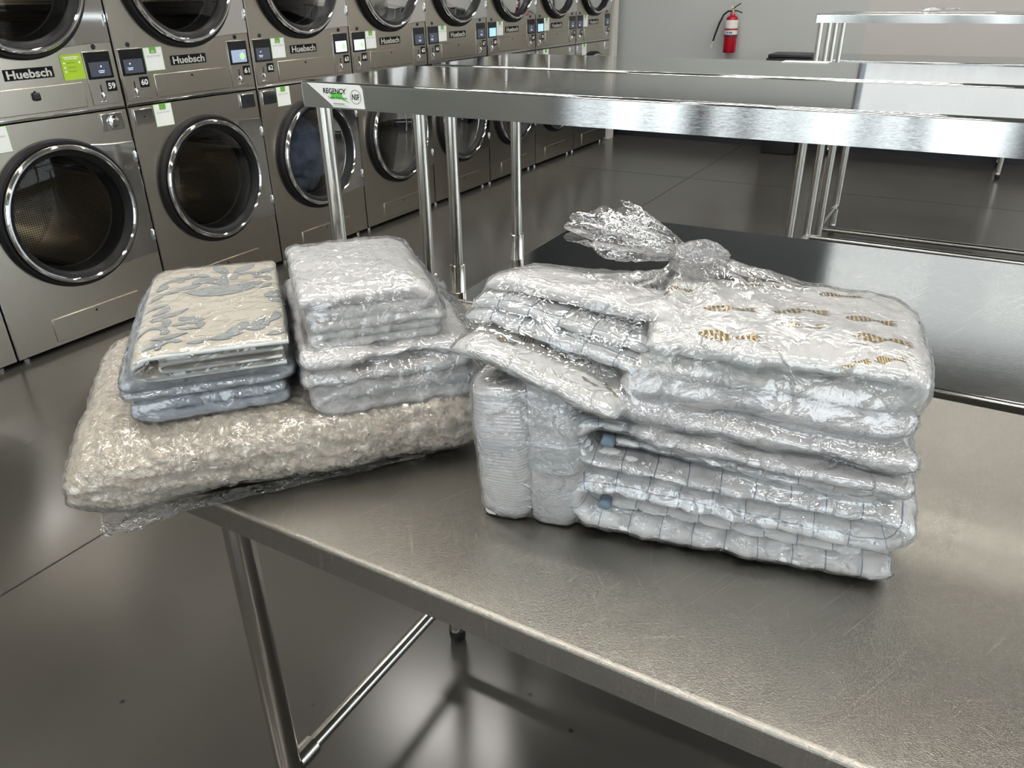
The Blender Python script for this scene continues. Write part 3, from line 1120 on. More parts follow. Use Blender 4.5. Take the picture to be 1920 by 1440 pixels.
def table(name, label, x0, y0, length, depth, topm, group, rot=0.0, z=TZ, brace_back=True, inset=0.10, legs_x=None, insx=0.075):
    """local origin at the front-left corner on the floor"""
    t = thing(name, label, 'table', (x0, y0, 0), rot, group)
    ap = 0.038

    def top():
        bm = bmesh.new()
        bmesh.ops.create_cube(bm, size=1)
        for v in bm.verts:
            v.co = Vector((length / 2 + v.co.x * length, depth / 2 + v.co.y * depth, z - ap / 2 + v.co.z * ap))
        # open underside so that the sheet reads as folded down
        ed = [e for e in bm.edges if (e.verts[0].co.z > z - 0.001 and e.verts[1].co.z > z - 0.001) or abs(e.verts[0].co.z - e.verts[1].co.z) > 0.01]
        bmesh.ops.bevel(bm, geom=ed, offset=0.006, segments=4, profile=0.5, affect='EDGES')
        return bm_mesh('tabletop', bm, smooth=True, auto=40)
    link('tabletop', top(), topm, t)
    xs = legs_x or (insx, length - insx)
    ys = (inset, depth - inset)
    for x in xs:
        for y in ys:
            leg_parts(t, x, y, z - ap)
    for x in xs:
        b = tube('cross_brace', [(x, ys[0], 0.165), (x, ys[1], 0.165)], 0.0145, M_STEEL_LEG, t, 18)
        for yy, s in ((ys[0], 1), (ys[1], -1)):
            tube('brace_socket', [(x, yy + s * 0.018, 0.165), (x, yy + s * 0.062, 0.165)], 0.0205, M_STEEL_LEG, b, 18)
    yb = ys[1] if brace_back else ys[0]
    tube('long_brace', [(xs[0], yb, 0.165), (xs[-1], yb, 0.165)], 0.0145, M_STEEL_LEG, t, 18)
    return t


SZ = 1.341


def overshelf(name, label, x0, y0, length, depth, group, posts_y, px=0.026, rot=0.0, base=TZ, tall_collar=True):
    t = thing(name, label, 'shelf', (x0, y0, base + 0.0005), rot, group)
    ap, z = 0.037, SZ - base

    def top():
        bm = bmesh.new()
        bmesh.ops.create_cube(bm, size=1)
        for v in bm.verts:
            v.co = Vector((length / 2 + v.co.x * length, depth / 2 + v.co.y * depth, z - ap / 2 + v.co.z * ap))
        bmesh.ops.bevel(bm, geom=[e for e in bm.edges if (e.verts[0].co.z > z - 0.001 and e.verts[1].co.z > z - 0.001) or abs(e.verts[0].co.z - e.verts[1].co.z) > 0.01], offset=0.004, segments=3, profile=0.5, affect='EDGES')
        return bm_mesh('shelf_top', bm, smooth=True, auto=40)
    link('shelf_top', top(), M_STEEL_SHELF, t)
    # turned-in flange under the front edge
    box('flange', 0.002, length - 0.002, 0.001, 0.016, z - ap - 0.0022, z - ap - 0.0002, M_STEEL_SHELF, t)
    for x in (px, length - px):
        for y in posts_y:
            p = tube('post', [(x, y, 0.0), (x, y, 0.05), (x, y, z - ap)], 0.0125, M_STEEL_LEG, t, 24)
            link('post_collar', cached('pcol', lambda: lathe_me('post_collar', [(0.0128, 0.062), (0.0165, 0.0605), (0.0165, 0.0015), (0.0175, 0.0)], 'Z', 24), M_STEEL_LEG), None, p, (x, y, 0))
    return t


T_LEN = 1.83
# group 1 (near), group 2 (further down the room)
for gi, (dx, dy) in enumerate(((0.0, 0.0), (0.15, 3.48))):
    g = 'folding tables'
    near = gi == 0
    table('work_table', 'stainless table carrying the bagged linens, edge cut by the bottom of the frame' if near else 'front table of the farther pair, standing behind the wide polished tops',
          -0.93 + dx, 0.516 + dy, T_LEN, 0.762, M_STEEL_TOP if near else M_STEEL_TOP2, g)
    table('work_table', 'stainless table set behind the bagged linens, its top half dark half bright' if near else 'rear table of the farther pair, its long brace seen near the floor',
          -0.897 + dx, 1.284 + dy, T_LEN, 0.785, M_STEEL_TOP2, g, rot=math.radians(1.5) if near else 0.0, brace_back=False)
    s = overshelf('overshelf', 'polished steel overshelf with the green and white sticker on its corner' if near else 'farther steel overshelf whose bright front stands before the back wall',
                  -0.950 + dx, 0.972 + dy, T_LEN + 0.03, 0.268 + 0.03, 'overshelves on the tables', (0.021, 0.278))
    s2 = overshelf('overshelf', 'polished steel overshelf just behind the one with the sticker' if near else 'farthest steel overshelf with a scrap of clear plastic on top',
                   -0.931 + dx, 1.308 + dy, T_LEN + 0.03, 0.30, 'overshelves on the tables', (0.020, 0.282), px=0.026)
    if near:
        # manufacturer's sticker wrapped on the front face of the corner
        def slanted(x0, x1, z0, z1, cut):
            bm = bmesh.new()
            pts = [(x0 + 0.004, z1), (x1 - 0.006, z1), (x1, z1 - 0.006), (x1 + 0.002, z0), (x0 + cut + 0.004, z0), (x0 + cut, z0 + 0.004)]
            v = [bm.verts.new((a, -0.0006, b)) for a, b in pts]
            f = bm.faces.new(v)
            r = bmesh.ops.extrude_face_region(bm, geom=[f])
            for q in [e for e in r['geom'] if isinstance(e, bmesh.types.BMVert)]:
                q.co.y = -0.0012
            return bm_mesh('maker_sticker', bm)
        zt = SZ - TZ
        st = link('maker_sticker', slanted(0.012, 0.128, zt - 0.0365, zt - 0.002, 0.050), M_STICK, s)
        st['label'] = 'white sticker with green brush mark'
        link('lettering', fit_text('REGENCY', 0.046, 0.0080, offset=0.00018), M_INK, st, (0.0720, -0.0017, zt - 0.0125), ROT_NY)
        def splash():
            bm = bmesh.new()
            pts = [(0.062, -.0160), (0.066, -.0150), (0.084, -.0150), (0.099, -.0060), (0.086, -.0165), (0.088, -.022), (0.103, -.0300), (0.084, -.0242), (0.075, -.0232), (0.063, -.0240), (0.064, -.020)]
            v = [bm.verts.new((a, -0.0014, zt + b)) for a, b in pts]
            bm.faces.new(v)
            return bm_mesh('green_brush_mark', bm)
        link('green_brush_mark', splash(), M_GREENX, st)
        link('lettering', fit_text('Tables And Sinks', 0.040, 0.0036), M_INK, st, (0.0770, -0.0018, zt - 0.0222), ROT_NY)
        box('print_rule', 0.067, 0.090, -0.0016, -0.0013, zt - 0.0318, zt - 0.0302, M_GREYINK, st)
        box('print_rule', 0.066, 0.098, -0.0016, -0.0013, zt - 0.0338, zt - 0.0333, M_GREYINK, st)
        ringm = lathe_me('seal_ring', [(0.0098, -0.0015), (0.0105, -0.0015)], 'Y', 32)
        link('seal_ring', ringm, M_INK, st, (0.1140, -0.0001, zt - 0.0195))
        link('lettering', fit_text('NSF', 0.0145, 0.0085, offset=0.0002), M_INK, st, (0.1140, -0.0017, zt - 0.0195), ROT_NY)
        # small white label left on the rear shelf's far edge
        box('shelf_label', 0.60, 0.68, 0.262, 0.296, zt + 0.0002, zt + 0.0010, M_STICK, s2)

# table against the back wall
table('wall_table', 'low seen stainless table standing against the back wall on the right', -1.26, YB - 0.84, 1.60, 0.76, M_STEEL_TOP2, 'folding tables', z=0.90)

# scrap of plastic on the far shelf
def crumple(name, label, cat, c, size, m, seed, n=26):
    u = np.linspace(-1, 1, n)
    X, Y = np.meshgrid(u, u, indexing='ij')
    P = np.stack([X.ravel(), Y.ravel(), 0 * X.ravel()], 1)
    z = 0.5 * np.abs(ridged(P * 1.1 + seed, 1.0, 3)) + 0.2 * fbm(P + seed, 2.0, 2)
    z -= z.min()
    V = np.stack([c[0] + P[:, 0] * size[0] * (1 + .25 * fbm(P + seed, 1.3)), c[1] + P[:, 1] * size[1], c[2] + z * size[2]], 1)
    i = np.arange(n - 1)[:, None] * n
    j = np.arange(n - 1)[None, :]
    q = np.stack([i + j, i + n + j, i + n + j + 1, i + j + 1], -1).reshape(-1, 4)
    o = link(name, np_mesh(name, V, q), m)
    return tag(o, label, cat)


crumple('plastic_scrap', 'crumpled scrap of clear plastic lying on the farthest overshelf', 'plastic scrap', (-0.28, 4.95, SZ + 0.001), (0.09, 0.06, 0.03), M_FILM_LOOSE, 4.0)

# ------------------------------------------------------------------ fire extinguisher and bin by the back wall
EX, EY = -2.285, YB - 0.095
ex = thing('fire_extinguisher', 'red fire extinguisher with black hose hung on the grey back wall', 'fire extinguisher', (EX, EY, 0.885))
link('cylinder', lathe_me('cylinder', [(0.0001, 0), (0.055, 0.0), (0.062, 0.010), (0.062, 0.285), (0.052, 0.318), (0.026, 0.338), (0.024, 0.350)], 'Z', 40), M_RED, ex)
link('instruction_label', lathe_me('instruction_label', [(0.0626, 0.165), (0.0626, 0.285), (0.0600, 0.296)], 'Z', 40), plain('ext_label', (0.70, 0.69, 0.64), 0.5), ex)
link('red_stripe', lathe_me('red_stripe', [(0.0629, 0.205), (0.0629, 0.222)], 'Z', 40), M_RED, ex)
for xx in (-0.020, 0.004, 0.022):
    box('label_print', xx - 0.007, xx + 0.007, -0.0655, -0.0590, 0.176, 0.192, plain('ext_blue', (0.10, 0.18, 0.42), 0.5), ex)
link('strap', lathe_me('strap', [(0.0632, 0.148), (0.0645, 0.149), (0.0645, 0.163), (0.0632, 0.164)], 'Z', 40), M_BLACK, ex)
vb = link('valve_body', lathe_me('valve_body', [(0.024, 0.345), (0.024, 0.356), (0.015, 0.360), (0.015, 0.392), (0.010, 0.398), (0.0001, 0.40)], 'Z', 24), plain('brass', (0.48, 0.30, 0.22), 0.35, 1.0), ex)
link('gauge', lathe_me('gauge', [(0.0001, -0.012), (0.012, -0.012), (0.014, 0.006)], 'Y', 20), M_CHROME, vb, (0.0, -0.016, 0.412))
tube('carry_handle', [(0.008, 0, 0.378), (0.045, 0, 0.376), (0.085, 0, 0.362), (0.092, 0, 0.357)], 0.0055, M_BLACK, ex, 10)
tube('squeeze_lever', [(0.004, 0, 0.398), (0.030, 0, 0.418), (0.070, 0, 0.442)], 0.005, M_BLACK, ex, 10)
hs = tube('hose', [(-0.012, -0.002, 0.372), (-0.045, -0.004, 0.374), (-0.085, -0.008, 0.345), (-0.120, -0.012, 0.270), (-0.148, -0.014, 0.180), (-0.168, -0.014, 0.105)], 0.0085, M_RUBBER, ex, 12)
tube('nozzle', [(-0.168, -0.014, 0.108), (-0.184, -0.014, 0.045)], [0.006, 0.0085], plain('nozzle_grey', (0.55, 0.55, 0.53), 0.4), ex, 12)
box('wall_bracket', -0.02, 0.02, 0.050, 0.094, 0.10, 0.33, M_BLACK, ex)

bn = thing('trash_bin', 'tall black rectangular trash bin standing against the back wall', 'trash bin', (-1.62, 8.16, 0))


def taper(x0, x1, y0, y1, z0, z1, k):
    bm = bmesh.new()
    bmesh.ops.create_cube(bm, size=1)
    for v in bm.verts:
        s = 1.0 if v.co.z > 0 else k
        v.co = Vector(((x0 + x1) / 2 + v.co.x * (x1 - x0) * s, (y0 + y1) / 2 + v.co.y * (y1 - y0) * s, z0 if v.co.z < 0 else z1))
    bmesh.ops.bevel(bm, geom=bm.edges[:], offset=0.012, segments=3, profile=0.5, affect='EDGES')
    return bm_mesh('bin_body', bm, smooth=True, auto=40)


link('bin_body', taper(-0.19, 0.19, -0.17, 0.17, 0.0, 0.85, 0.84), M_BLACK, bn)
box('bin_rim', -0.205, 0.205, -0.185, 0.185, 0.845, 0.872, M_BLACK, bn, 0.008)
box('bin_lid', -0.195, 0.195, -0.175, 0.175, 0.873, 0.905, M_BLACK, bn, 0.010)

# ------------------------------------------------------------------ folded linens: swept cloth


def resample(P, n):
    P = np.asarray(P, float)
    # Catmull-Rom through the points, then even spacing
    m = len(P)
    if m > 2:
        Q = np.vstack([2 * P[0] - P[1], P, 2 * P[-1] - P[-2]])
        out = []
        for i in range(m - 1):
            p0, p1, p2, p3 = Q[i], Q[i + 1], Q[i + 2], Q[i + 3]
            t = np.linspace(0, 1, 24, endpoint=False)[:, None]
            out.append(0.5 * ((2 * p1) + (-p0 + p2) * t + (2 * p0 - 5 * p1 + 4 * p2 - p3) * t ** 2 + (-p0 + 3 * p1 - 3 * p2 + p3) * t ** 3))
        out.append(P[-1:])
        P = np.vstack(out)
    d = np.concatenate([[0], np.cumsum(np.linalg.norm(np.diff(P, axis=0), axis=1))])
    s = np.linspace(0, d[-1], n)
    return np.stack([np.interp(s, d, P[:, k]) for k in range(3)], 1), s


def sweep(path, W, hw, ht, na=240, nb=90, ex=3.2, cap=None, disp=None, puff=None, wshift=None):
    """a flattened tube of cloth: half-width hw along W (the fold depth), half-thickness ht across it"""
    P, s = resample(path, na)
    T = np.gradient(P, axis=0)
    T /= np.linalg.norm(T, axis=1)[:, None]
    W = np.broadcast_to(np.asarray(W, float), P.shape).copy()
    W /= np.linalg.norm(W, axis=1)[:, None]
    N = np.cross(T, W)
    N /= np.linalg.norm(N, axis=1)[:, None]
    Ls = s[-1]
    cap = ht if cap is None else cap
    e = np.minimum(s, Ls - s) / max(cap, 1e-6)
    env = np.sqrt(np.clip(1 - (1 - np.clip(e, 0, 1)) ** 2, 0.0, 1)) * 0.97 + 0.03
    hts = (ht(s / Ls) if callable(ht) else np.full(na, ht)) * env
    hws = (hw(s / Ls) if callable(hw) else np.full(na, hw)) * (0.93 + 0.07 * env)
    th = np.linspace(0, 2 * PI, nb, endpoint=False)
    c, sn = np.cos(th), np.sin(th)
    cw = np.sign(c) * np.abs(c) ** (2 / ex)
    sw = np.sign(sn) * np.abs(sn) ** (2 / ex)
    V = P[:, None, :] + W[:, None, :] * (hws[:, None] * cw[None, :])[..., None] + N[:, None, :] * (hts[:, None] * sw[None, :])[..., None]
    if wshift is not None:
        V = V + W[:, None, :] * wshift(s / Ls)[:, None, None]
    # uv in metres: along the path, around the section
    hwm = float(np.mean(hws))
    htm = float(np.mean(hts))
    sec = np.stack([hwm * cw, htm * sw], 1)
    per = np.concatenate([[0], np.cumsum(np.linalg.norm(np.diff(np.vstack([sec, sec[:1]]), axis=0), axis=1))])[:-1]
    U = np.stack(np.broadcast_arrays(s[:, None], per[None, :]), -1)
    # normals
    da = np.gradient(V, axis=0)
    db = np.roll(V, -1, 1) - np.roll(V, 1, 1)
    Nn = np.cross(db, da)
    Nn /= np.linalg.norm(Nn, axis=2)[..., None] + 1e-12
    ctr = P[:, None, :]
    flip = np.sign(((V - ctr) * Nn).sum(2).mean())
    Nn *= flip
    fl_ = V.reshape(-1, 3)
    nn = Nn.reshape(-1, 3)
    uv = U.reshape(-1, 2)
    h = np.zeros(len(fl_))
    if puff:
        pu, pv, amp = puff
        h += amp * (np.abs(np.sin(PI * uv[:, 0] / pu)) * np.abs(np.sin(PI * uv[:, 1] / pv))) ** 0.5 - amp * 0.5
    if disp:
        h += disp(fl_, uv)
    out = fl_ + nn * h[:, None]
    k = nb
    a = np.arange(na - 1)[:, None] * k
    j = np.arange(k)[None, :]
    q = np.stack([a + j, a + (j + 1) % k, a + k + (j + 1) % k, a + k + j], -1).reshape(-1, 4)
    tris = []
    V2 = list(out)
    U2 = list(uv)
    for base, fl2 in ((0, True), ((na - 1) * k, False)):
        ci = len(V2)
        V2.append(out[base:base + k].mean(0))
        U2.append(uv[base:base + k].mean(0))
        for i in range(k):
            t = (base + i, base + (i + 1) % k, ci)
            tris.append(t[::-1] if fl2 else t)
    if flip < 0:
        q = q[:, ::-1]
        tris = [t[::-1] for t in tris]
    return np.array(V2), q, np.array(tris), np.array(U2)


def linen(name, data, m, parent=None, label=None, cat=None, group=None):
    V, q, t, uv = data
    o = link(name, np_mesh(name, V, q, t, True, uv), m, parent)
    if label:
        tag(o, label, cat, group)
    return o


def wrinkle(seed, amp=0.003, f=22.0, st=(1, 1, 1), amp2=0.001, f2=70.0, ridge=False):
    st = np.array(st)

    def fn(P, uv):
        Q = P * st + seed
        a = ridged(Q, f, 3) if ridge else fbm(Q, f, 3)
        return amp * a + amp2 * fbm(P + seed * 2, f2, 2)
    return fn


class Frame:
    def __init__(self, ox, oy, deg, oz=TZ):
        a = math.radians(deg)
        self.o = np.array([ox, oy, oz])
        self.e1 = np.array([math.cos(a), math.sin(a), 0])
        self.e2 = np.array([-math.sin(a), math.cos(a), 0])

    def p(self, a, b, z):
        return self.o + self.e1 * a + self.e2 * b + np.array([0, 0, z])

    def path(self, pts, b):
        return [self.p(a, b, z) for a, z in pts]


def serp(x0, x1, z0, z1, n, first='right', jit=0.0, seed=0):
    """zig-zag fold path in (length, height): n layers between z0 and z1"""
    r = random.Random(seed)
    zs = np.linspace(z0, z1, n)
    pts = []
    side = first == 'right'
    for i, z in enumerate(zs):
        a, b = (x0, x1) if side else (x1, x0)
        d = 0.012 if b > a else -0.012
        ja, jb = r.uniform(-jit, jit), r.uniform(-jit, jit)
        if i == 0:
            pts.append((a + ja, z))
        for tt in (0.12, 0.4, 0.7, 0.9):
            pts.append((a + (b - a) * tt, z + (zs[1] - zs[0]) * (-0.04 if i else 0) + 0.0))
        if i < n - 1:
            pts.append((b + jb, (z + zs[i + 1]) / 2))
        else:
            pts.append((b + jb, z))
        side = not side
    return pts


def bvh_of(objs):
    V, F = [], []
    for o in objs:
        me = o.data
        n = len(me.vertices)
        co = np.empty(n * 3, np.float32)
        me.vertices.foreach_get('co', co)
        base = len(V)
        V += [Vector(c) for c in co.reshape(-1, 3)]
        F += [tuple(base + i for i in p.vertices) for p in me.polygons]
    return BVHTree.FromPolygons(V, F)


# ---- left group, turned about 48 degrees on the table
LF = Frame(-0.83, 0.42, 48)
W1 = -LF.e2


def rounded_slab(fr, a0, a1, b0, b1, z0, z1, na, nb_, ex, disp, tilt=None):
    hz = (z1 - z0) / 2
    zc = (z0 + z1) / 2
    bm_, hb = (b0 + b1) / 2, (b1 - b0) / 2
    path = [fr.p(a, bm_, zc + (tilt(a) if tilt else 0)) for a in np.linspace(a0, a1, 7)]
    return sweep(path, fr.e2, hb, hz, na, nb_, ex, cap=hz * 1.1, disp=disp)


def beige_disp(P, uv):
    q = np.stack([(P - LF.o) @ LF.e1 * 0.55, (P - LF.o) @ LF.e2 * 0.9, P[:, 2] * 1.3 + 0.35 * ((P - LF.o) @ LF.e1)], 1)
    a = ridged(q + 3.3, 48, 2)
    b = ridged(P + 9.1, 95, 2)
    c = fbm(P + 1.7, 7, 2)
    return 0.0068 * a + 0.0036 * b + 0.007 * c


quilt = linen('beige_quilt', rounded_slab(LF, -0.035, 0.505, 0.006, 0.425, 0.004, 0.104, 400, 330, 3.4, beige_disp,
                                         tilt=lambda a: -0.010 * max(0, 0.17 - a) / 0.17), M_BEIGE, None,
              'folded beige crinkled quilt in a clear bag hanging over the table corner', 'quilt')

blue_objs = []
for i, (z0, z1, a0, a1, b0) in enumerate(((0.104, 0.138, 0.044, 0.245, 0.042), (0.136, 0.168, 0.036, 0.248, 0.036))):
    hz = (z1 - z0) / 2
    zc = (z0 + z1) / 2
    pth = LF.path(serp(a0 + 0.008, a1 - 0.008, z0 + 0.009, z1 - 0.009, 2, 'right' if i else 'left', 0.004, i), 0.045 + (0.39 - b0) / 2)
    o = linen('blue_grey_blanket', sweep(pth, LF.e2, (0.38 - b0) / 2, 0.0095, 200, 150, 3.6, disp=wrinkle(i * 3.1 + .5, 0.0032, 30, (1, 1, 2.2), 0.0014, 90, True)), M_BLUE, None,
              'folded blue grey cloth lowest in the stack under the patterned blanket' if i == 0 else 'folded blue grey cloth directly beneath the patterned cream blanket', 'blanket', 'blue grey cloths')
    blue_objs.append(o)

# cream blanket: two broad layers folded over, hem seen at the front
cr_pts = [(0.242, 0.1700), (0.16, 0.1705), (0.088, 0.1708), (0.068, 0.1760), (0.064, 0.1850), (0.072, 0.1940), (0.090, 0.1985), (0.16, 0.1985), (0.248, 0.1975)]
cream = linen('patterned_blanket', sweep(LF.path(cr_pts, 0.207), LF.e2, 0.170, 0.0050, 260, 150, 4.5, disp=wrinkle(5.5, 0.0020, 16, (1, 1, 1), 0.0005, 60)), M_CREAM, None,
              'cream blanket printed with grey blue scrolls, folded on the blue cloths', 'blanket')
in_pts = [(0.238, 0.1790), (0.16, 0.1785), (0.104, 0.1785), (0.094, 0.1835), (0.104, 0.1885), (0.16, 0.1895), (0.240, 0.1895)]
infold = linen('inner_fold', sweep(LF.path(in_pts, 0.206), LF.e2, 0.166, 0.0038, 200, 90, 4.5, disp=wrinkle(2.5, 0.0012, 20)), M_CREAM, cream)
for pts_, par in ((cr_pts, cream), (in_pts, infold)):
    hp = resample([LF.p(a, 0.0375, z) for a, z in pts_], 120)[0]
    tube('hem', hp, 0.0030 if par is cream else 0.0024, M_CREAMEDGE, par, 10)
# printed motifs, following the blanket's upper face
cream_bvh = bvh_of([cream])


def drape_poly(name, pts, m, parent, bvh, lift, fr=LF, z_from=0.4, sub=3):
    bm = bmesh.new()
    vs_ = [bm.verts.new((p[0], p[1], 0)) for p in pts]
    try:
        bm.faces.new(vs_)
    except ValueError:
        bm.free()
        return None
    bmesh.ops.triangulate(bm, faces=bm.faces[:])
    for _ in range(2):
        long = [e for e in bm.edges if e.calc_length() > 0.008]
        if long:
            bmesh.ops.subdivide_edges(bm, edges=long, cuts=1)
            bmesh.ops.triangulate(bm, faces=bm.faces[:])
    for v in bm.verts:
        w = fr.p(v.co.x, v.co.y, z_from)
        hit = bvh.ray_cast(Vector(w), Vector((0, 0, -1)))
        if hit[0] is not None:
            v.co = hit[0] + hit[1] * (lift if hit[1].z > 0 else -lift)
        else:
            v.co = Vector(fr.p(v.co.x, v.co.y, 0.19))
    me = bm_mesh(name, bm, smooth=True)
    return link(name, me, m, parent)


def leaf(cx, cy, ln, wd, ang, bend=0.0, n=14):
    pts = []
    for side in (1, -1):
        for i in range(n):
            t = i / n if side == 1 else 1 - i / n
            x = (t - 0.5) * ln
            y = side * wd * math.sin(PI * t) ** 0.8 + bend * ((t - 0.5) ** 2 * 4 - 0.5)
            pts.append((x, y))
    ca, sa = math.cos(ang), math.sin(ang)
    return [(cx + x * ca - y * sa, cy + x * sa + y * ca) for x, y in pts]


def scroll(cx, cy, r0, r1, a0, a1, w0, w1, n=26):
    o, i_ = [], []
    for k in range(n):
        t = k / (n - 1)
        a = a0 + (a1 - a0) * t
        r = r0 + (r1 - r0) * t
        w = w0 + (w1 - w0) * t
        o.append((cx + (r + w) * math.cos(a), cy + (r + w) * math.sin(a)))
        i_.append((cx + (r - w) * math.cos(a), cy + (r - w) * math.sin(a)))
    return o + i_[::-1]


def grow(pts, d):
    P = np.array(pts)
    n = len(P)
    e = np.roll(P, -1, 0) - np.roll(P, 1, 0)
    nn = np.stack([e[:, 1], -e[:, 0]], 1)
    nn /= np.linalg.norm(nn, axis=1)[:, None] + 1e-9
    area_ = 0.5 * np.sum(P[:, 0] * np.roll(P[:, 1], -1) - np.roll(P[:, 0], -1) * P[:, 1])
    return [tuple(v) for v in P + nn * d * (1 if area_ > 0 else -1)]


motifs = []
# sprig along the left edge
motifs += [scroll(0.083, 0.105, 0.016, 0.020, -0.4, 2.6, 0.0045, 0.003), scroll(0.083, 0.140, 0.020, 0.012, -1.2, 1.9, 0.004, 0.005),
           leaf(0.103, 0.170, 0.05, 0.007, 0.5, 0.006), leaf(0.090, 0.185, 0.035, 0.006, 1.0, 0.004), leaf(0.082, 0.205, 0.03, 0.006, 0.3),
           leaf(0.118, 0.128, 0.024, 0.005, 0.3), leaf(0.128, 0.140, 0.022, 0.006, 1.2), leaf(0.120, 0.146, 0.018, 0.006, 2.0),
           leaf(0.131, 0.128, 0.020, 0.005, -0.5), leaf(0.138, 0.134, 0.018, 0.005, 0.2), leaf(0.105, 0.088, 0.045, 0.006, 0.1, 0.004),
           leaf(0.086, 0.068, 0.030, 0.007, 0.8), leaf(0.128, 0.108, 0.03, 0.004, -0.3)]
# flower at the lower right
motifs += [leaf(0.186, 0.085, 0.03, 0.008, 0.6), leaf(0.196, 0.096, 0.024, 0.009, 1.6), leaf(0.205, 0.086, 0.03, 0.007, 2.3), leaf(0.178, 0.072, 0.036, 0.006, 0.1),
           leaf(0.213, 0.100, 0.036, 0.006, 1.0), leaf(0.222, 0.090, 0.03, 0.005, 1.2), leaf(0.235, 0.115, 0.040, 0.006, 1.3, 0.006), leaf(0.165, 0.064, 0.03, 0.005, -0.2)]
# large medallion at the back
motifs += [scroll(0.165, 0.285, 0.052, 0.058, -2.6, -0.3, 0.005, 0.006), leaf(0.170, 0.275, 0.10, 0.006, 1.57), scroll(0.142, 0.290, 0.020, 0.012, -0.6, 3.4, 0.005, 0.004),
           scroll(0.205, 0.300, 0.022, 0.012, 3.6, 0.0, 0.005, 0.004), leaf(0.120, 0.275, 0.04, 0.008, 0.4), leaf(0.150, 0.262, 0.034, 0.008, 0.2),
           leaf(0.110, 0.318, 0.05, 0.008, 0.3), leaf(0.200, 0.340, 0.05, 0.009, 0.9), leaf(0.165, 0.345, 0.06, 0.008, 1.9)]
# sprig at the right edge
motifs += [leaf(0.240, 0.215, 0.022, 0.006, 0.4), leaf(0.232, 0.205, 0.022, 0.006, 1.4), leaf(0.242, 0.196, 0.022, 0.006, -0.5), leaf(0.238, 0.180, 0.024, 0.004, -1.0)]
# more sprigs between them
motifs += [leaf(0.078, 0.245, 0.030, 0.006, 1.1, 0.004), leaf(0.096, 0.262, 0.034, 0.006, 0.5, 0.005), leaf(0.084, 0.286, 0.030, 0.007, 1.3), scroll(0.098, 0.300, 0.012, 0.016, 0.2, 3.8, 0.004, 0.003),
           scroll(0.108, 0.060, 0.011, 0.015, 0.4, 3.6, 0.004, 0.003), leaf(0.140, 0.060, 0.026, 0.005, 0.2), leaf(0.236, 0.060, 0.026, 0.006, 0.3), leaf(0.230, 0.245, 0.024, 0.005, 0.9),
           leaf(0.142, 0.118, 0.022, 0.005, 1.6), scroll(0.222, 0.285, 0.014, 0.009, -0.8, 2.4, 0.004, 0.003), leaf(0.232, 0.320, 0.034, 0.007, 0.8), leaf(0.135, 0.325, 0.036, 0.007, 2.4), leaf(0.190, 0.262, 0.030, 0.006, 0.4)]
for mp_ in motifs:
    o1 = drape_poly('printed_motif', grow(mp_, 0.0011), M_MOTIF2, cream, cream_bvh, 0.0005)
    if o1:
        drape_poly('motif_fill', mp_, M_MOTIF, o1, cream_bvh, 0.0009)

def sag_wrinkle(seed):
    w = wrinkle(seed, 0.0060, 18, (1, 1, 1.6), 0.0018, 80)

    def fn(P, uv):
        q = np.stack([(P - LF.o) @ LF.e1 * 0.8, (P - LF.o) @ LF.e2, P[:, 2] * 1.6 - 0.7 * ((P - LF.o) @ LF.e1)], 1)
        return w(P, uv) + 0.0050 * ridged(q + seed, 16, 2)
    return fn


# white stack: four folded pieces
white_objs = []
wl = [
    ('white_towel', 0.086, 0.134, 0.262, 0.500, 0.018, 0.35, 2, M_TERRY2, 'wide white towel lowest in the white stack on the beige quilt'),
    ('white_towel', 0.130, 0.184, 0.248, 0.486, 0.018, 0.34, 2, M_TERRY2, 'puffy white towel second from the bottom of the white stack'),
    ('white_pillowcase', 0.180, 0.216, 0.276, 0.446, 0.034, 0.31, 3, M_SHEET, 'flat white pillowcases folded below the top of the white stack'),
    ('white_sheet', 0.212, 0.254, 0.262, 0.438, 0.038, 0.27, 2, M_SHEET, 'smooth white sheet folded at the very top of the white stack'),
]
for i, (nm, z0, z1, a0, a1, b0, b1, nl, m, lab) in enumerate(wl):
    ht = (z1 - z0) / (2 * nl) * 1.02
    pth = LF.path(serp(a0 + ht, a1 - ht, z0 + ht, z1 - ht, nl, 'right' if i % 2 else 'left', 0.004, 20 + i), (b0 + b1) / 2)
    o = linen(nm, sweep(pth, LF.e2, (b1 - b0) / 2, ht, 240, 170, 3.0 if i < 2 else 3.6, disp=wrinkle(7.7 * i + 1, 0.0075 if i < 2 else 0.0046, 17 if i < 2 else 24, (1, 1, 1.8), 0.0018, 80, i > 1) if i > 1 else sag_wrinkle(7.7 * i + 1)), m, None, lab, 'towel' if i < 2 else 'sheet', 'white linens on the quilt')
    white_objs.append(o)

# ---- right bag
RF = Frame(-0.321, 0.682, 12.1)
right_objs = []

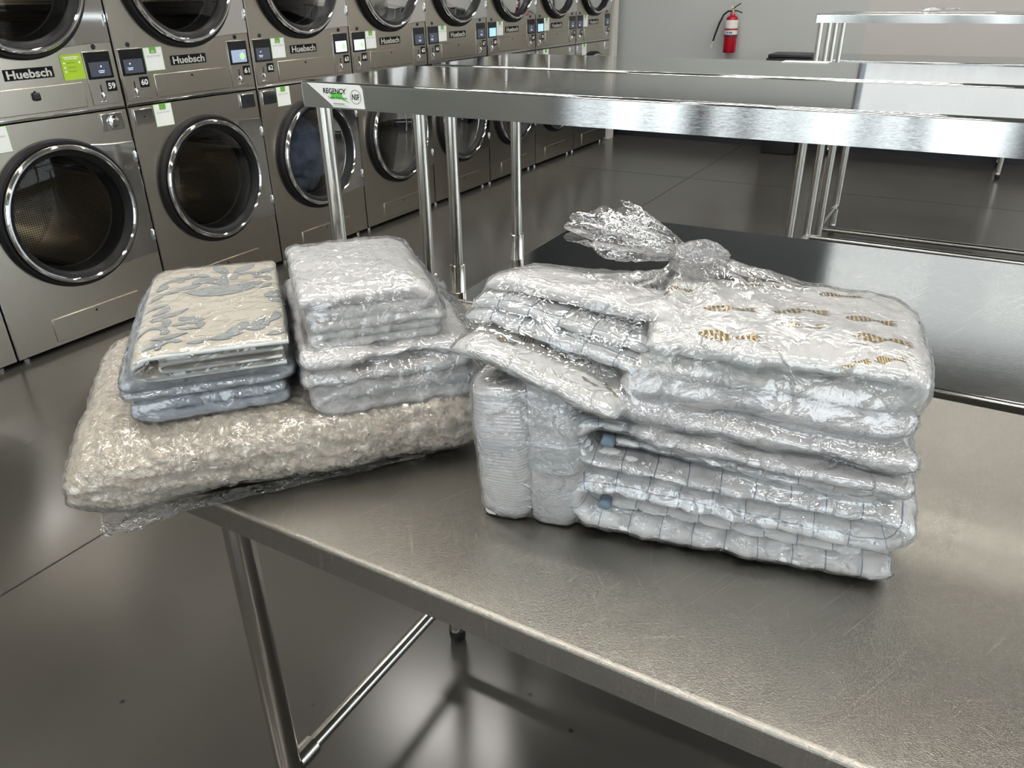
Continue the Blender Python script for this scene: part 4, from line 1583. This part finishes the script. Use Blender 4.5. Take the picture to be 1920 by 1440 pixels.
# check comforter: two fat folds, each with an inner tongue
cz = 0.0
c_pts = [(0.362, 0.0165), (0.26, 0.0165), (0.14, 0.0170), (0.055, 0.0180), (0.018, 0.0250), (0.004, 0.0450), (0.016, 0.0670), (0.06, 0.0700), (0.16, 0.0640), (0.27, 0.0580), (0.338, 0.0570), (0.358, 0.0730),
         (0.346, 0.0880), (0.27, 0.0900), (0.16, 0.0960), (0.07, 0.1020), (0.022, 0.1060), (0.006, 0.1300), (0.022, 0.1540), (0.06, 0.1560), (0.11, 0.1440), (0.18, 0.1290), (0.27, 0.1220), (0.352, 0.1230)]
comforter = linen('check_comforter', sweep(RF.path(c_pts, 0.145), RF.e2, 0.145, 0.0172, 660, 130, 2.6, puff=(0.0365, 0.042, 0.0042), disp=wrinkle(3.9, 0.0040, 34, (1, 1, 1), 0.0014, 80)), M_CHECK, None,
                  'white comforter with thin blue check lines at the bottom of the knotted bag', 'comforter')
right_objs.append(comforter)
for i, (z, a1) in enumerate(((0.043, 0.325), (0.129, 0.330))):
    pth = RF.path([(0.044, z + 0.002), (0.10, z), (0.20, z - 0.006 - 0.008 * i), (a1, z - 0.010 - 0.016 * i)], 0.150)
    inner = linen('inner_fold', sweep(pth, RF.e2, 0.137, 0.0105, 220, 90, 2.6, puff=(0.0365, 0.042, 0.004), disp=wrinkle(6.1 + i, 0.0026, 34, (1, 1, 1), 0.0008, 90)), M_CHECK, comforter)
    right_objs.append(inner)
    tuck = linen('blue_tuck', sweep(RF.path([(0.034, z + 0.003), (0.040, z + 0.003), (0.050, z + 0.002)], 0.012), RF.e2, 0.010, 0.0070, 24, 30, 2.6), M_TUCK, comforter)

# towels in the middle
tw = [(0.130, 0.164, 0.062, 0.350, -0.010, 0.0, 'gathered white towel resting directly on the check comforter'),
      (0.160, 0.196, 0.046, 0.346, -0.014, 0.0, 'gathered white towel in the middle of the towel layers'),
      (0.190, 0.228, 0.052, 0.340, -0.010, 0.0, 'gathered white towel just beneath the gold printed duvet cover')]


def twist(seed):
    def fn(P, uv):
        Q = (P - RF.o)
        a = Q @ RF.e1
        b = Q @ RF.e2
        z = Q[:, 2]
        R = np.stack([a * 0.32, b * 0.6, z + 0.10 * a], 1)
        return 0.0068 * ridged(R + seed, 30, 2) + 0.0020 * fbm(P + seed, 60, 2)
    return fn


for i, (z0, z1, a0, a1, b0, dz, lab) in enumerate(tw):
    hz = (z1 - z0) / 2
    slope = lambda a: 0.016 * (0.2 - a) / 0.2
    pts = [(a, (z0 + z1) / 2 + slope(a) * (1 if i < 2 else .6)) for a in np.linspace(a0 + 0.004, a1, 8)]
    o = linen('white_towel', sweep(RF.path(pts, 0.115), RF.e2, 0.115 - b0, hz * 1.05, 300, 120, 2.4, cap=0.02, disp=twist(i * 4.4)), M_TERRY, None, lab, 'towel', 'towels in the knotted bag')
    right_objs.append(o)

# duvet cover with gold prints on top
dv = [(0.068, 0.237), (0.12, 0.237), (0.22, 0.233), (0.318, 0.230), (0.336, 0.243), (0.322, 0.259), (0.22, 0.262), (0.12, 0.265), (0.076, 0.264)]
duvet = linen('gold_print_duvet', sweep(RF.path(dv, 0.090), RF.e2 + np.array([0, 0, 0.03]), 0.100, 0.0165, 330, 150, 2.6, disp=wrinkle(8.2, 0.0052, 22, (1, 1, 1.5), 0.0026, 60)), M_SATIN, None,
              'white duvet cover with small gold prints on top of the towels', 'duvet cover')
right_objs.append(duvet)

# two folded towels standing on end at the left
ends = [(-0.090, 0.000, 0.0335, -0.004, 0.192, 'ribbed white towel standing on end, outermost on the left of the knotted bag'),
        (-0.0255, 0.004, 0.0330, -0.002, 0.214, 'white terry towel with a smooth band standing on end beside the check comforter')]
for i, (a, b, hw_, z0, z1, lab) in enumerate(ends):
    pth = [RF.p(a + 0.006 * (1 - t) * (1 if i == 0 else 0.6) + 0.004 * math.sin(t * PI), 0.075 + b - 0.012 * math.sin(t * 2.2), 0.004 + (z1 - 0.004) * t) for t in np.linspace(0, 1, 8)]
    def rib(P, uv, i=i):
        base = 0.0032 * fbm(P + i * 5.0, 20, 3) + (0.0007 * np.sin(uv[:, 0] * 2 * PI / 0.0045) if i == 0 else 0.0010 * fbm(P, 150, 2))
        return base
    o = linen('upright_towel', sweep(pth, RF.e2, lambda t, i=i: (0.072 + 0.006 * np.sin(t * PI)) * np.ones_like(t), lambda t, h=hw_: h * (0.98 + 0.05 * np.sin(t * PI * .9)), 220, 150, 4.2, cap=0.012, disp=rib), M_TERRY if i else M_TERRY2, None, lab, 'towel', 'upright towels in the knotted bag')
    right_objs.append(o)
    hem = linen('hem', sweep([RF.p(a + 0.006 * (1 if i == 0 else 0.6), 0.073 + b, 0.001), RF.p(a + 0.006 * (1 if i == 0 else .6), 0.073 + b, 0.016)], RF.e2, 0.070, hw_ * 0.97, 16, 120, 4.2, cap=0.003, disp=wrinkle(2.0 + i, 0.0012, 40)), M_HEM, o)
    if i == 1:
        zb = 0.108
        t0 = zb / z1
        right_objs.append(hem)
        band = linen('woven_band', sweep([RF.p(a + 0.006, 0.0735 + b - 0.010, zb - 0.022), RF.p(a + 0.0058, 0.0735 + b - 0.010, zb), RF.p(a + 0.0055, 0.073 + b - 0.011, zb + 0.022)], RF.e2, 0.0792, hw_ * 1.03 + 0.0018, 24, 140, 4.2, cap=0.002), M_BAND, o)
        right_objs.append(band)

# sheets lying over the upright towels, sloping down to the right
def slope_sheet(name, lab, cat, a0, a1, bA, bB, zA, zB, ht_, hw_, m, seed, nl=1, puff=None, amp=0.003, grp=None, sag=0.0, f=22, tilt=0.18):
    pts = []
    for t in np.linspace(0, 1, 9):
        pts.append(RF.p(a0 + (a1 - a0) * t, bA + (bB - bA) * t, zA + (zB - zA) * t - sag * math.sin(PI * t) + (-0.010 * max(0, 0.15 - t) / 0.15)))
    d = np.array(pts[-1]) - np.array(pts[0])
    W = np.cross(np.array([0, 0, 1.0]), d)
    W = W / np.linalg.norm(W) + np.array([0, 0, -tilt])
    o = linen(name, sweep(pts, W, hw_, ht_, 240, 130, 2.7, cap=ht_ * 1.4, puff=puff, disp=wrinkle(seed, amp, f, (1, 1, 1.4), 0.0010, 80)), m, None, lab, cat, grp)
    right_objs.append(o)
    return o


gs = slope_sheet('gold_print_sheet', 'white sheet with gold prints fanned over the upright towels', 'sheet', -0.120, 0.072, 0.066, 0.040, 0.232, 0.180, 0.0160, 0.098, M_SATIN, 1.9, amp=0.0050, sag=-0.004, f=26)
slope_sheet('check_sham', 'blue checked quilted sham folded at the left of the knotted bag', 'sham', -0.120, 0.080, 0.098, 0.076, 0.257, 0.219, 0.0115, 0.088, M_CHECK, 2.7, puff=(0.0365, 0.042, 0.003), amp=0.003)
slope_sheet('check_sham', 'upper blue checked sham folded under the plain white sheet', 'sham', -0.116, 0.087, 0.104, 0.086, 0.272, 0.236, 0.0105, 0.084, M_CHECK, 4.1, puff=(0.0365, 0.042, 0.003), amp=0.003)
ws = slope_sheet('white_sheet', 'plain white sheet folded at the top left of the knotted bag', 'sheet', -0.106, 0.118, 0.112, 0.098, 0.284, 0.258, 0.0130, 0.078, M_SHEET, 5.6, amp=0.0050, tilt=0.24)

# ---- gold prints, laid on the cloth


def feather_print(px, py, ln, wd, ang, host, bvh):
    """one gold print: barred body and a fringed tail, lying on the cloth where this sight line meets it"""
    d = (_f + _r2 * ((px - 960) / 1442.0) - _u2 * ((py - 720) / 1442.0)).normalized()
    hit = bvh.ray_cast(Vector((0, 0, CAM_H)), d)
    if hit[0] is None:
        return
    c, n = hit[0], hit[1]
    if n.dot(d) > 0:
        n = -n
    ux = (_r2 - n * _r2.dot(n)).normalized()
    uy = n.cross(ux)
    ca, sa = math.cos(ang), math.sin(ang)
    ax, ay = ux * ca + uy * sa, -ux * sa + uy * ca
    ln, wd = ln * 1.15, wd * 1.25
    na, nb_ = 22, 6
    V, uv, q = [], [], []
    for i in range(na + 1):
        t = i / na
        if t < 0.58:
            w = wd * max(0.08, math.sin(PI * (t / 0.58)) ** 0.7)
        else:
            w = wd * (0.10 + 0.75 * ((t - 0.58) / 0.42))
        for j in range(nb_ + 1):
            s = j / nb_ * 2 - 1
            fringe = 0.10 * (0.5 if (j % 2) else -0.5) if t > 0.95 else 0
            pt = c + ax * ((t - 0.5 + fringe) * ln) + ay * (s * w)
            h = bvh.ray_cast(pt + n * 0.03, -n, 0.06)
            if h[0] is not None:
                nn = h[1] if h[1].dot(n) > 0 else -h[1]
                pt = h[0] + nn * 0.0007
            V.append(tuple(pt))
            uv.append((t, j / nb_))
    for i in range(na):
        for j in range(nb_):
            a = i * (nb_ + 1) + j
            q.append((a, a + 1, a + nb_ + 2, a + nb_ + 1))
    link('gold_print', np_mesh('gold_print', V, q, uv=uv), M_GOLD, host)


b_du, b_gs = bvh_of([duvet]), bvh_of([gs])
for (px, py, ln, wd, ang) in ((1365, 633, .052, .0065, -.18), (1240, 592, .036, .005, -.1), (1368, 578, .050, .0065, -.12), (1500, 582, .050, .006, -.1), (1270, 542, .030, .006, -.5),
                              (1500, 612, .036, .005, -.1), (1632, 600, .042, .006, -.3), (1652, 637, .050, .006, -.2), (1668, 676, .024, .004, -.1), (1425, 535, .04, .005, -.15), (1575, 555, .04, .005, -.2), (1600, 720, .026, .004, 0)):
    feather_print(px, py, ln, wd, ang, duvet, b_du)
for (px, py, ln, wd, ang) in ((906, 606, .018, .005, -.1), (948, 641, .020, .005, -.35), (1000, 641, .030, .007, -.3), (1062, 673, .022, .004, -.4), (1116, 674, .040, .009, .3), (1104, 716, .018, .003, -.8), (1145, 732, .018, .003, -1.0)):
    feather_print(px, py, ln, wd, ang, gs, b_gs)

# ------------------------------------------------------------------ clear bags


def film_hull(name, objs, fr, a0, a1, b0, b1, z0, z1, core, m, cuts=70, offset=0.0025, relax=40, wr=(0.0025, 26, 0.0015, 70), zmin=0.001, seed=0.0, extra=None, keep=1.0):
    """plastic drawn over the things inside: cast inwards onto them, then pulled taut"""
    bvh = bvh_of(objs)
    bm = bmesh.new()
    bmesh.ops.create_cube(bm, size=2)
    bmesh.ops.subdivide_edges(bm, edges=bm.edges[:], cuts=cuts, use_grid_fill=True)
    bm.verts.ensure_lookup_table()
    n = len(bm.verts)
    C = np.array([v.co[:] for v in bm.verts])
    E = np.array([[e.verts[0].index, e.verts[1].index] for e in bm.edges])
    F = [[v.index for v in f.verts] for f in bm.faces]
    bm.free()
    half = np.array([(a1 - a0) / 2, (b1 - b0) / 2, (z1 - z0) / 2])
    mid = np.array([(a0 + a1) / 2, (b0 + b1) / 2, (z0 + z1) / 2])
    inner = C * np.maximum(half - core, 0.004)
    nd = np.sign(C) * np.abs(C) ** 5
    nd /= np.linalg.norm(nd, axis=1)[:, None]
    Rm = np.stack([fr.e1, fr.e2, np.array([0, 0, 1.0])], 0)
    Pw = (inner + mid) @ Rm + fr.o
    Dw = nd @ Rm
    LNG = 0.35
    h = np.zeros(n)
    for i in range(n):
        hit = bvh.ray_cast(Vector(Pw[i] + Dw[i] * LNG), Vector(-Dw[i]), LNG + 0.02)
        h[i] = (LNG - hit[3]) if hit[0] is not None else 0.0
    raw = h.copy()
    deg = np.bincount(E.ravel(), minlength=n).astype(float)

    def lap(x):
        s = np.bincount(E[:, 0], x[E[:, 1]], n) + np.bincount(E[:, 1], x[E[:, 0]], n)
        return s / deg
    # bridge hollows: smooth, never sinking below what is inside
    for it in range(relax):
        h = np.maximum(lap(h), raw - 0.0004)
    for it in range(3):
        h = 0.5 * h + 0.5 * lap(h)
    h = np.maximum(h, raw * keep + h * (1 - keep)) + offset
    V = Pw + Dw * h[:, None]
    a, f1, a2, f2 = wr
    w = a * ridged(V + seed, f1, 2) + a2 * fbm(V * np.array([1, 1, 1.4]) + seed, f2, 2)
    w = w - w.min() * 0.35
    V = V + Dw * w[:, None]
    if extra is not None:
        V = extra(V)
    V[:, 2] = np.maximum(V[:, 2], fr.o[2] + zmin)
    me = np_mesh(name, V, F, smooth=True)
    return link(name, me, m)


bagQ = film_hull('plastic_bag', [quilt], LF, -0.04, 0.51, 0.01, 0.43, 0.0, 0.11, 0.05, M_FILM_FINE, 80, 0.0016, 10, (0.0022, 34, 0.0012, 90), seed=1.0)
tag(bagQ, 'crinkled clear plastic bag around the beige quilt', 'plastic bag', 'clear laundry bags')
bagB = film_hull('plastic_bag', blue_objs + [cream], LF, 0.04, 0.25, 0.04, 0.38, 0.104, 0.19, 0.035, M_FILM_SMOOTH, 64, 0.0018, 20, (0.0014, 30, 0.0008, 80), zmin=0.098, seed=2.0)
tag(bagB, 'clear plastic bag around the patterned blanket and blue cloths', 'plastic bag', 'clear laundry bags')


def drape_right(V):
    # loose plastic hanging off the right-hand side of the white stack
    Q = V - LF.o
    a = Q @ LF.e1
    k = np.clip((a - 0.42) / 0.08, 0, 1)
    fl_ = 0.012 * k * (1 + fbm(V * np.array([1, 1, .35]), 24, 2))
    return V + LF.e1 * fl_[:, None]


bagW = film_hull('plastic_bag', white_objs, LF, 0.25, 0.50, 0.03, 0.34, 0.092, 0.262, 0.07, M_FILM, 80, 0.0020, 16, (0.0018, 28, 0.0012, 70), zmin=0.085, seed=3.0, extra=drape_right)
tag(bagW, 'clear plastic bag around the stack of white linens', 'plastic bag', 'clear laundry bags')

# flap of the quilt's bag, hanging below its front edge


def sheet_grid(name, fn, nu, nv, m, parent=None):
    u = np.linspace(0, 1, nu)
    v = np.linspace(0, 1, nv)
    U, Vv = np.meshgrid(u, v, indexing='ij')
    V = fn(U.ravel(), Vv.ravel())
    i = np.arange(nu - 1)[:, None] * nv
    j = np.arange(nv - 1)[None, :]
    q = np.stack([i + j, i + nv + j, i + nv + j + 1, i + j + 1], -1).reshape(-1, 4)
    return link(name, np_mesh(name, V, q), m, parent)


def flap_fn(u, v):
    a = -0.012 + 0.42 * u
    ln = 0.034 * (1 - u) ** 0.8 + 0.006
    P = np.stack([a, 0 * a, v], 1)
    b = 0.024 - ln * v * 0.95 + 0.004 * ridged(P * np.array([26, 1, 1.5]), 1.0, 2) * v
    z = 0.004 - ln * 0.42 * v * np.clip((0.22 - u) / 0.22 + 0.35, 0.15, 1.0) + 0.003 * fbm(P * np.array([30, 1, 3]) + 5, 1.0, 2) * v
    return LF.o + a[:, None] * LF.e1 + b[:, None] * LF.e2 + np.stack([0 * a, 0 * a, z], 1)


sheet_grid('bag_flap', flap_fn, 90, 18, M_FILM_LOOSE, bagQ)

# big knotted bag on the right
KN = RF.p(0.103, 0.170, 0.283)     # where the neck is tied


def gather(V):
    d = V - KN
    r = np.sqrt(d[:, 0] ** 2 + d[:, 1] ** 2)
    th = np.arctan2(d[:, 1], d[:, 0])
    up = np.clip((V[:, 2] - (TZ + 0.225)) / 0.05, 0, 1)
    pull = np.exp(-(r / 0.075) ** 2) * up
    V = V.copy()
    V[:, 2] += 0.026 * pull
    pleat = np.sin(th * 17 + 2.2 * np.sin(th * 3)) * np.exp(-((r - 0.06) / 0.085) ** 2) * up
    V[:, 2] += 0.0055 * pleat
    return V


bagR = film_hull('knotted_plastic_bag', right_objs, RF, -0.12, 0.365, -0.01, 0.28, 0.0, 0.30, 0.11, M_FILM, 110, 0.0024, 9, (0.0014, 34, 0.0010, 80), seed=4.0, extra=gather)
tag(bagR, 'big clear plastic bag of towels and bedding tied in a knot on top', 'plastic bag', 'clear laundry bags')

# knot


def knot_me():
    n, k = 44, 60
    th = np.linspace(0, PI, n)[:, None]
    ph = np.linspace(0, 2 * PI, k, endpoint=False)[None, :]
    P = np.stack([np.sin(th) * np.cos(ph), np.sin(th) * np.sin(ph), np.cos(th) + 0 * ph], -1).reshape(-1, 3)
    r = 1 + 0.10 * np.sin(np.arctan2(P[:, 2], P[:, 1]) * 9 + 3 * P[:, 0]) + 0.12 * fbm(P, 2.4, 2)
    V = P * r[:, None] * np.array([0.033, 0.023, 0.0215])
    c, s = math.cos(0.5), math.sin(0.5)
    V = np.stack([V[:, 0] * c - V[:, 1] * s, V[:, 0] * s + V[:, 1] * c, V[:, 2]], 1)
    a = np.arange(n - 1)[:, None] * k
    j = np.arange(k)[None, :]
    q = np.stack([a + j, a + k + j, a + k + (j + 1) % k, a + (j + 1) % k], -1).reshape(-1, 4)
    return np_mesh('knot', V + KN + np.array([0.010, -0.004, 0.020]), q)


kn = link('knot', knot_me(), film_mat('knot_film', base=0.14, bump=1.0, scale=80, milk=0.30), bagR)
kn['label'] = 'tight twisted knot of clear plastic'


def tail_fn(phase, length, lift, ang0, r1, squash):
    """gathered mouth of the bag: a ruffled, flattened funnel opening away from the knot"""
    def fn(u, v):
        th = v * 2 * PI
        r = 0.007 + r1 * u ** 0.8 * (1 - 0.25 * u ** 3)
        ruff = 1 + u * (0.22 * np.sin(5 * th + phase) + 0.16 * np.sin(9 * th + 2 * phase + 3 * u))
        off = r * squash * np.cos(th) * ruff
        hgt = r * 0.62 * np.sin(th) * ruff + 0.10 * r * np.sin(3 * th + phase)
        d = length * u * (1 + 0.16 * np.sin(2 * th + phase) * u + 0.06 * np.sin(7 * th) * u)
        dx, dy = math.cos(ang0), math.sin(ang0)
        P = np.stack([KN[0] + d * dx - off * dy, KN[1] + d * dy + off * dx, KN[2] + 0.020 + lift * u ** 0.9 + hgt], 1)
        w = 0.0035 * np.sqrt(u) * ridged(P, 55, 2)
        P[:, 2] += w
        P[:, 0] += 0.5 * w
        return P
    return fn


sheet_grid('bag_tail', tail_fn(0.4, 0.128, 0.030, math.radians(203), 0.040, 0.8), 80, 150, M_FILM_LOOSE, bagR)
sheet_grid('bag_tail', tail_fn(2.3, 0.090, 0.034, math.radians(184), 0.030, 0.9), 70, 130, M_FILM_LOOSE, bagR)
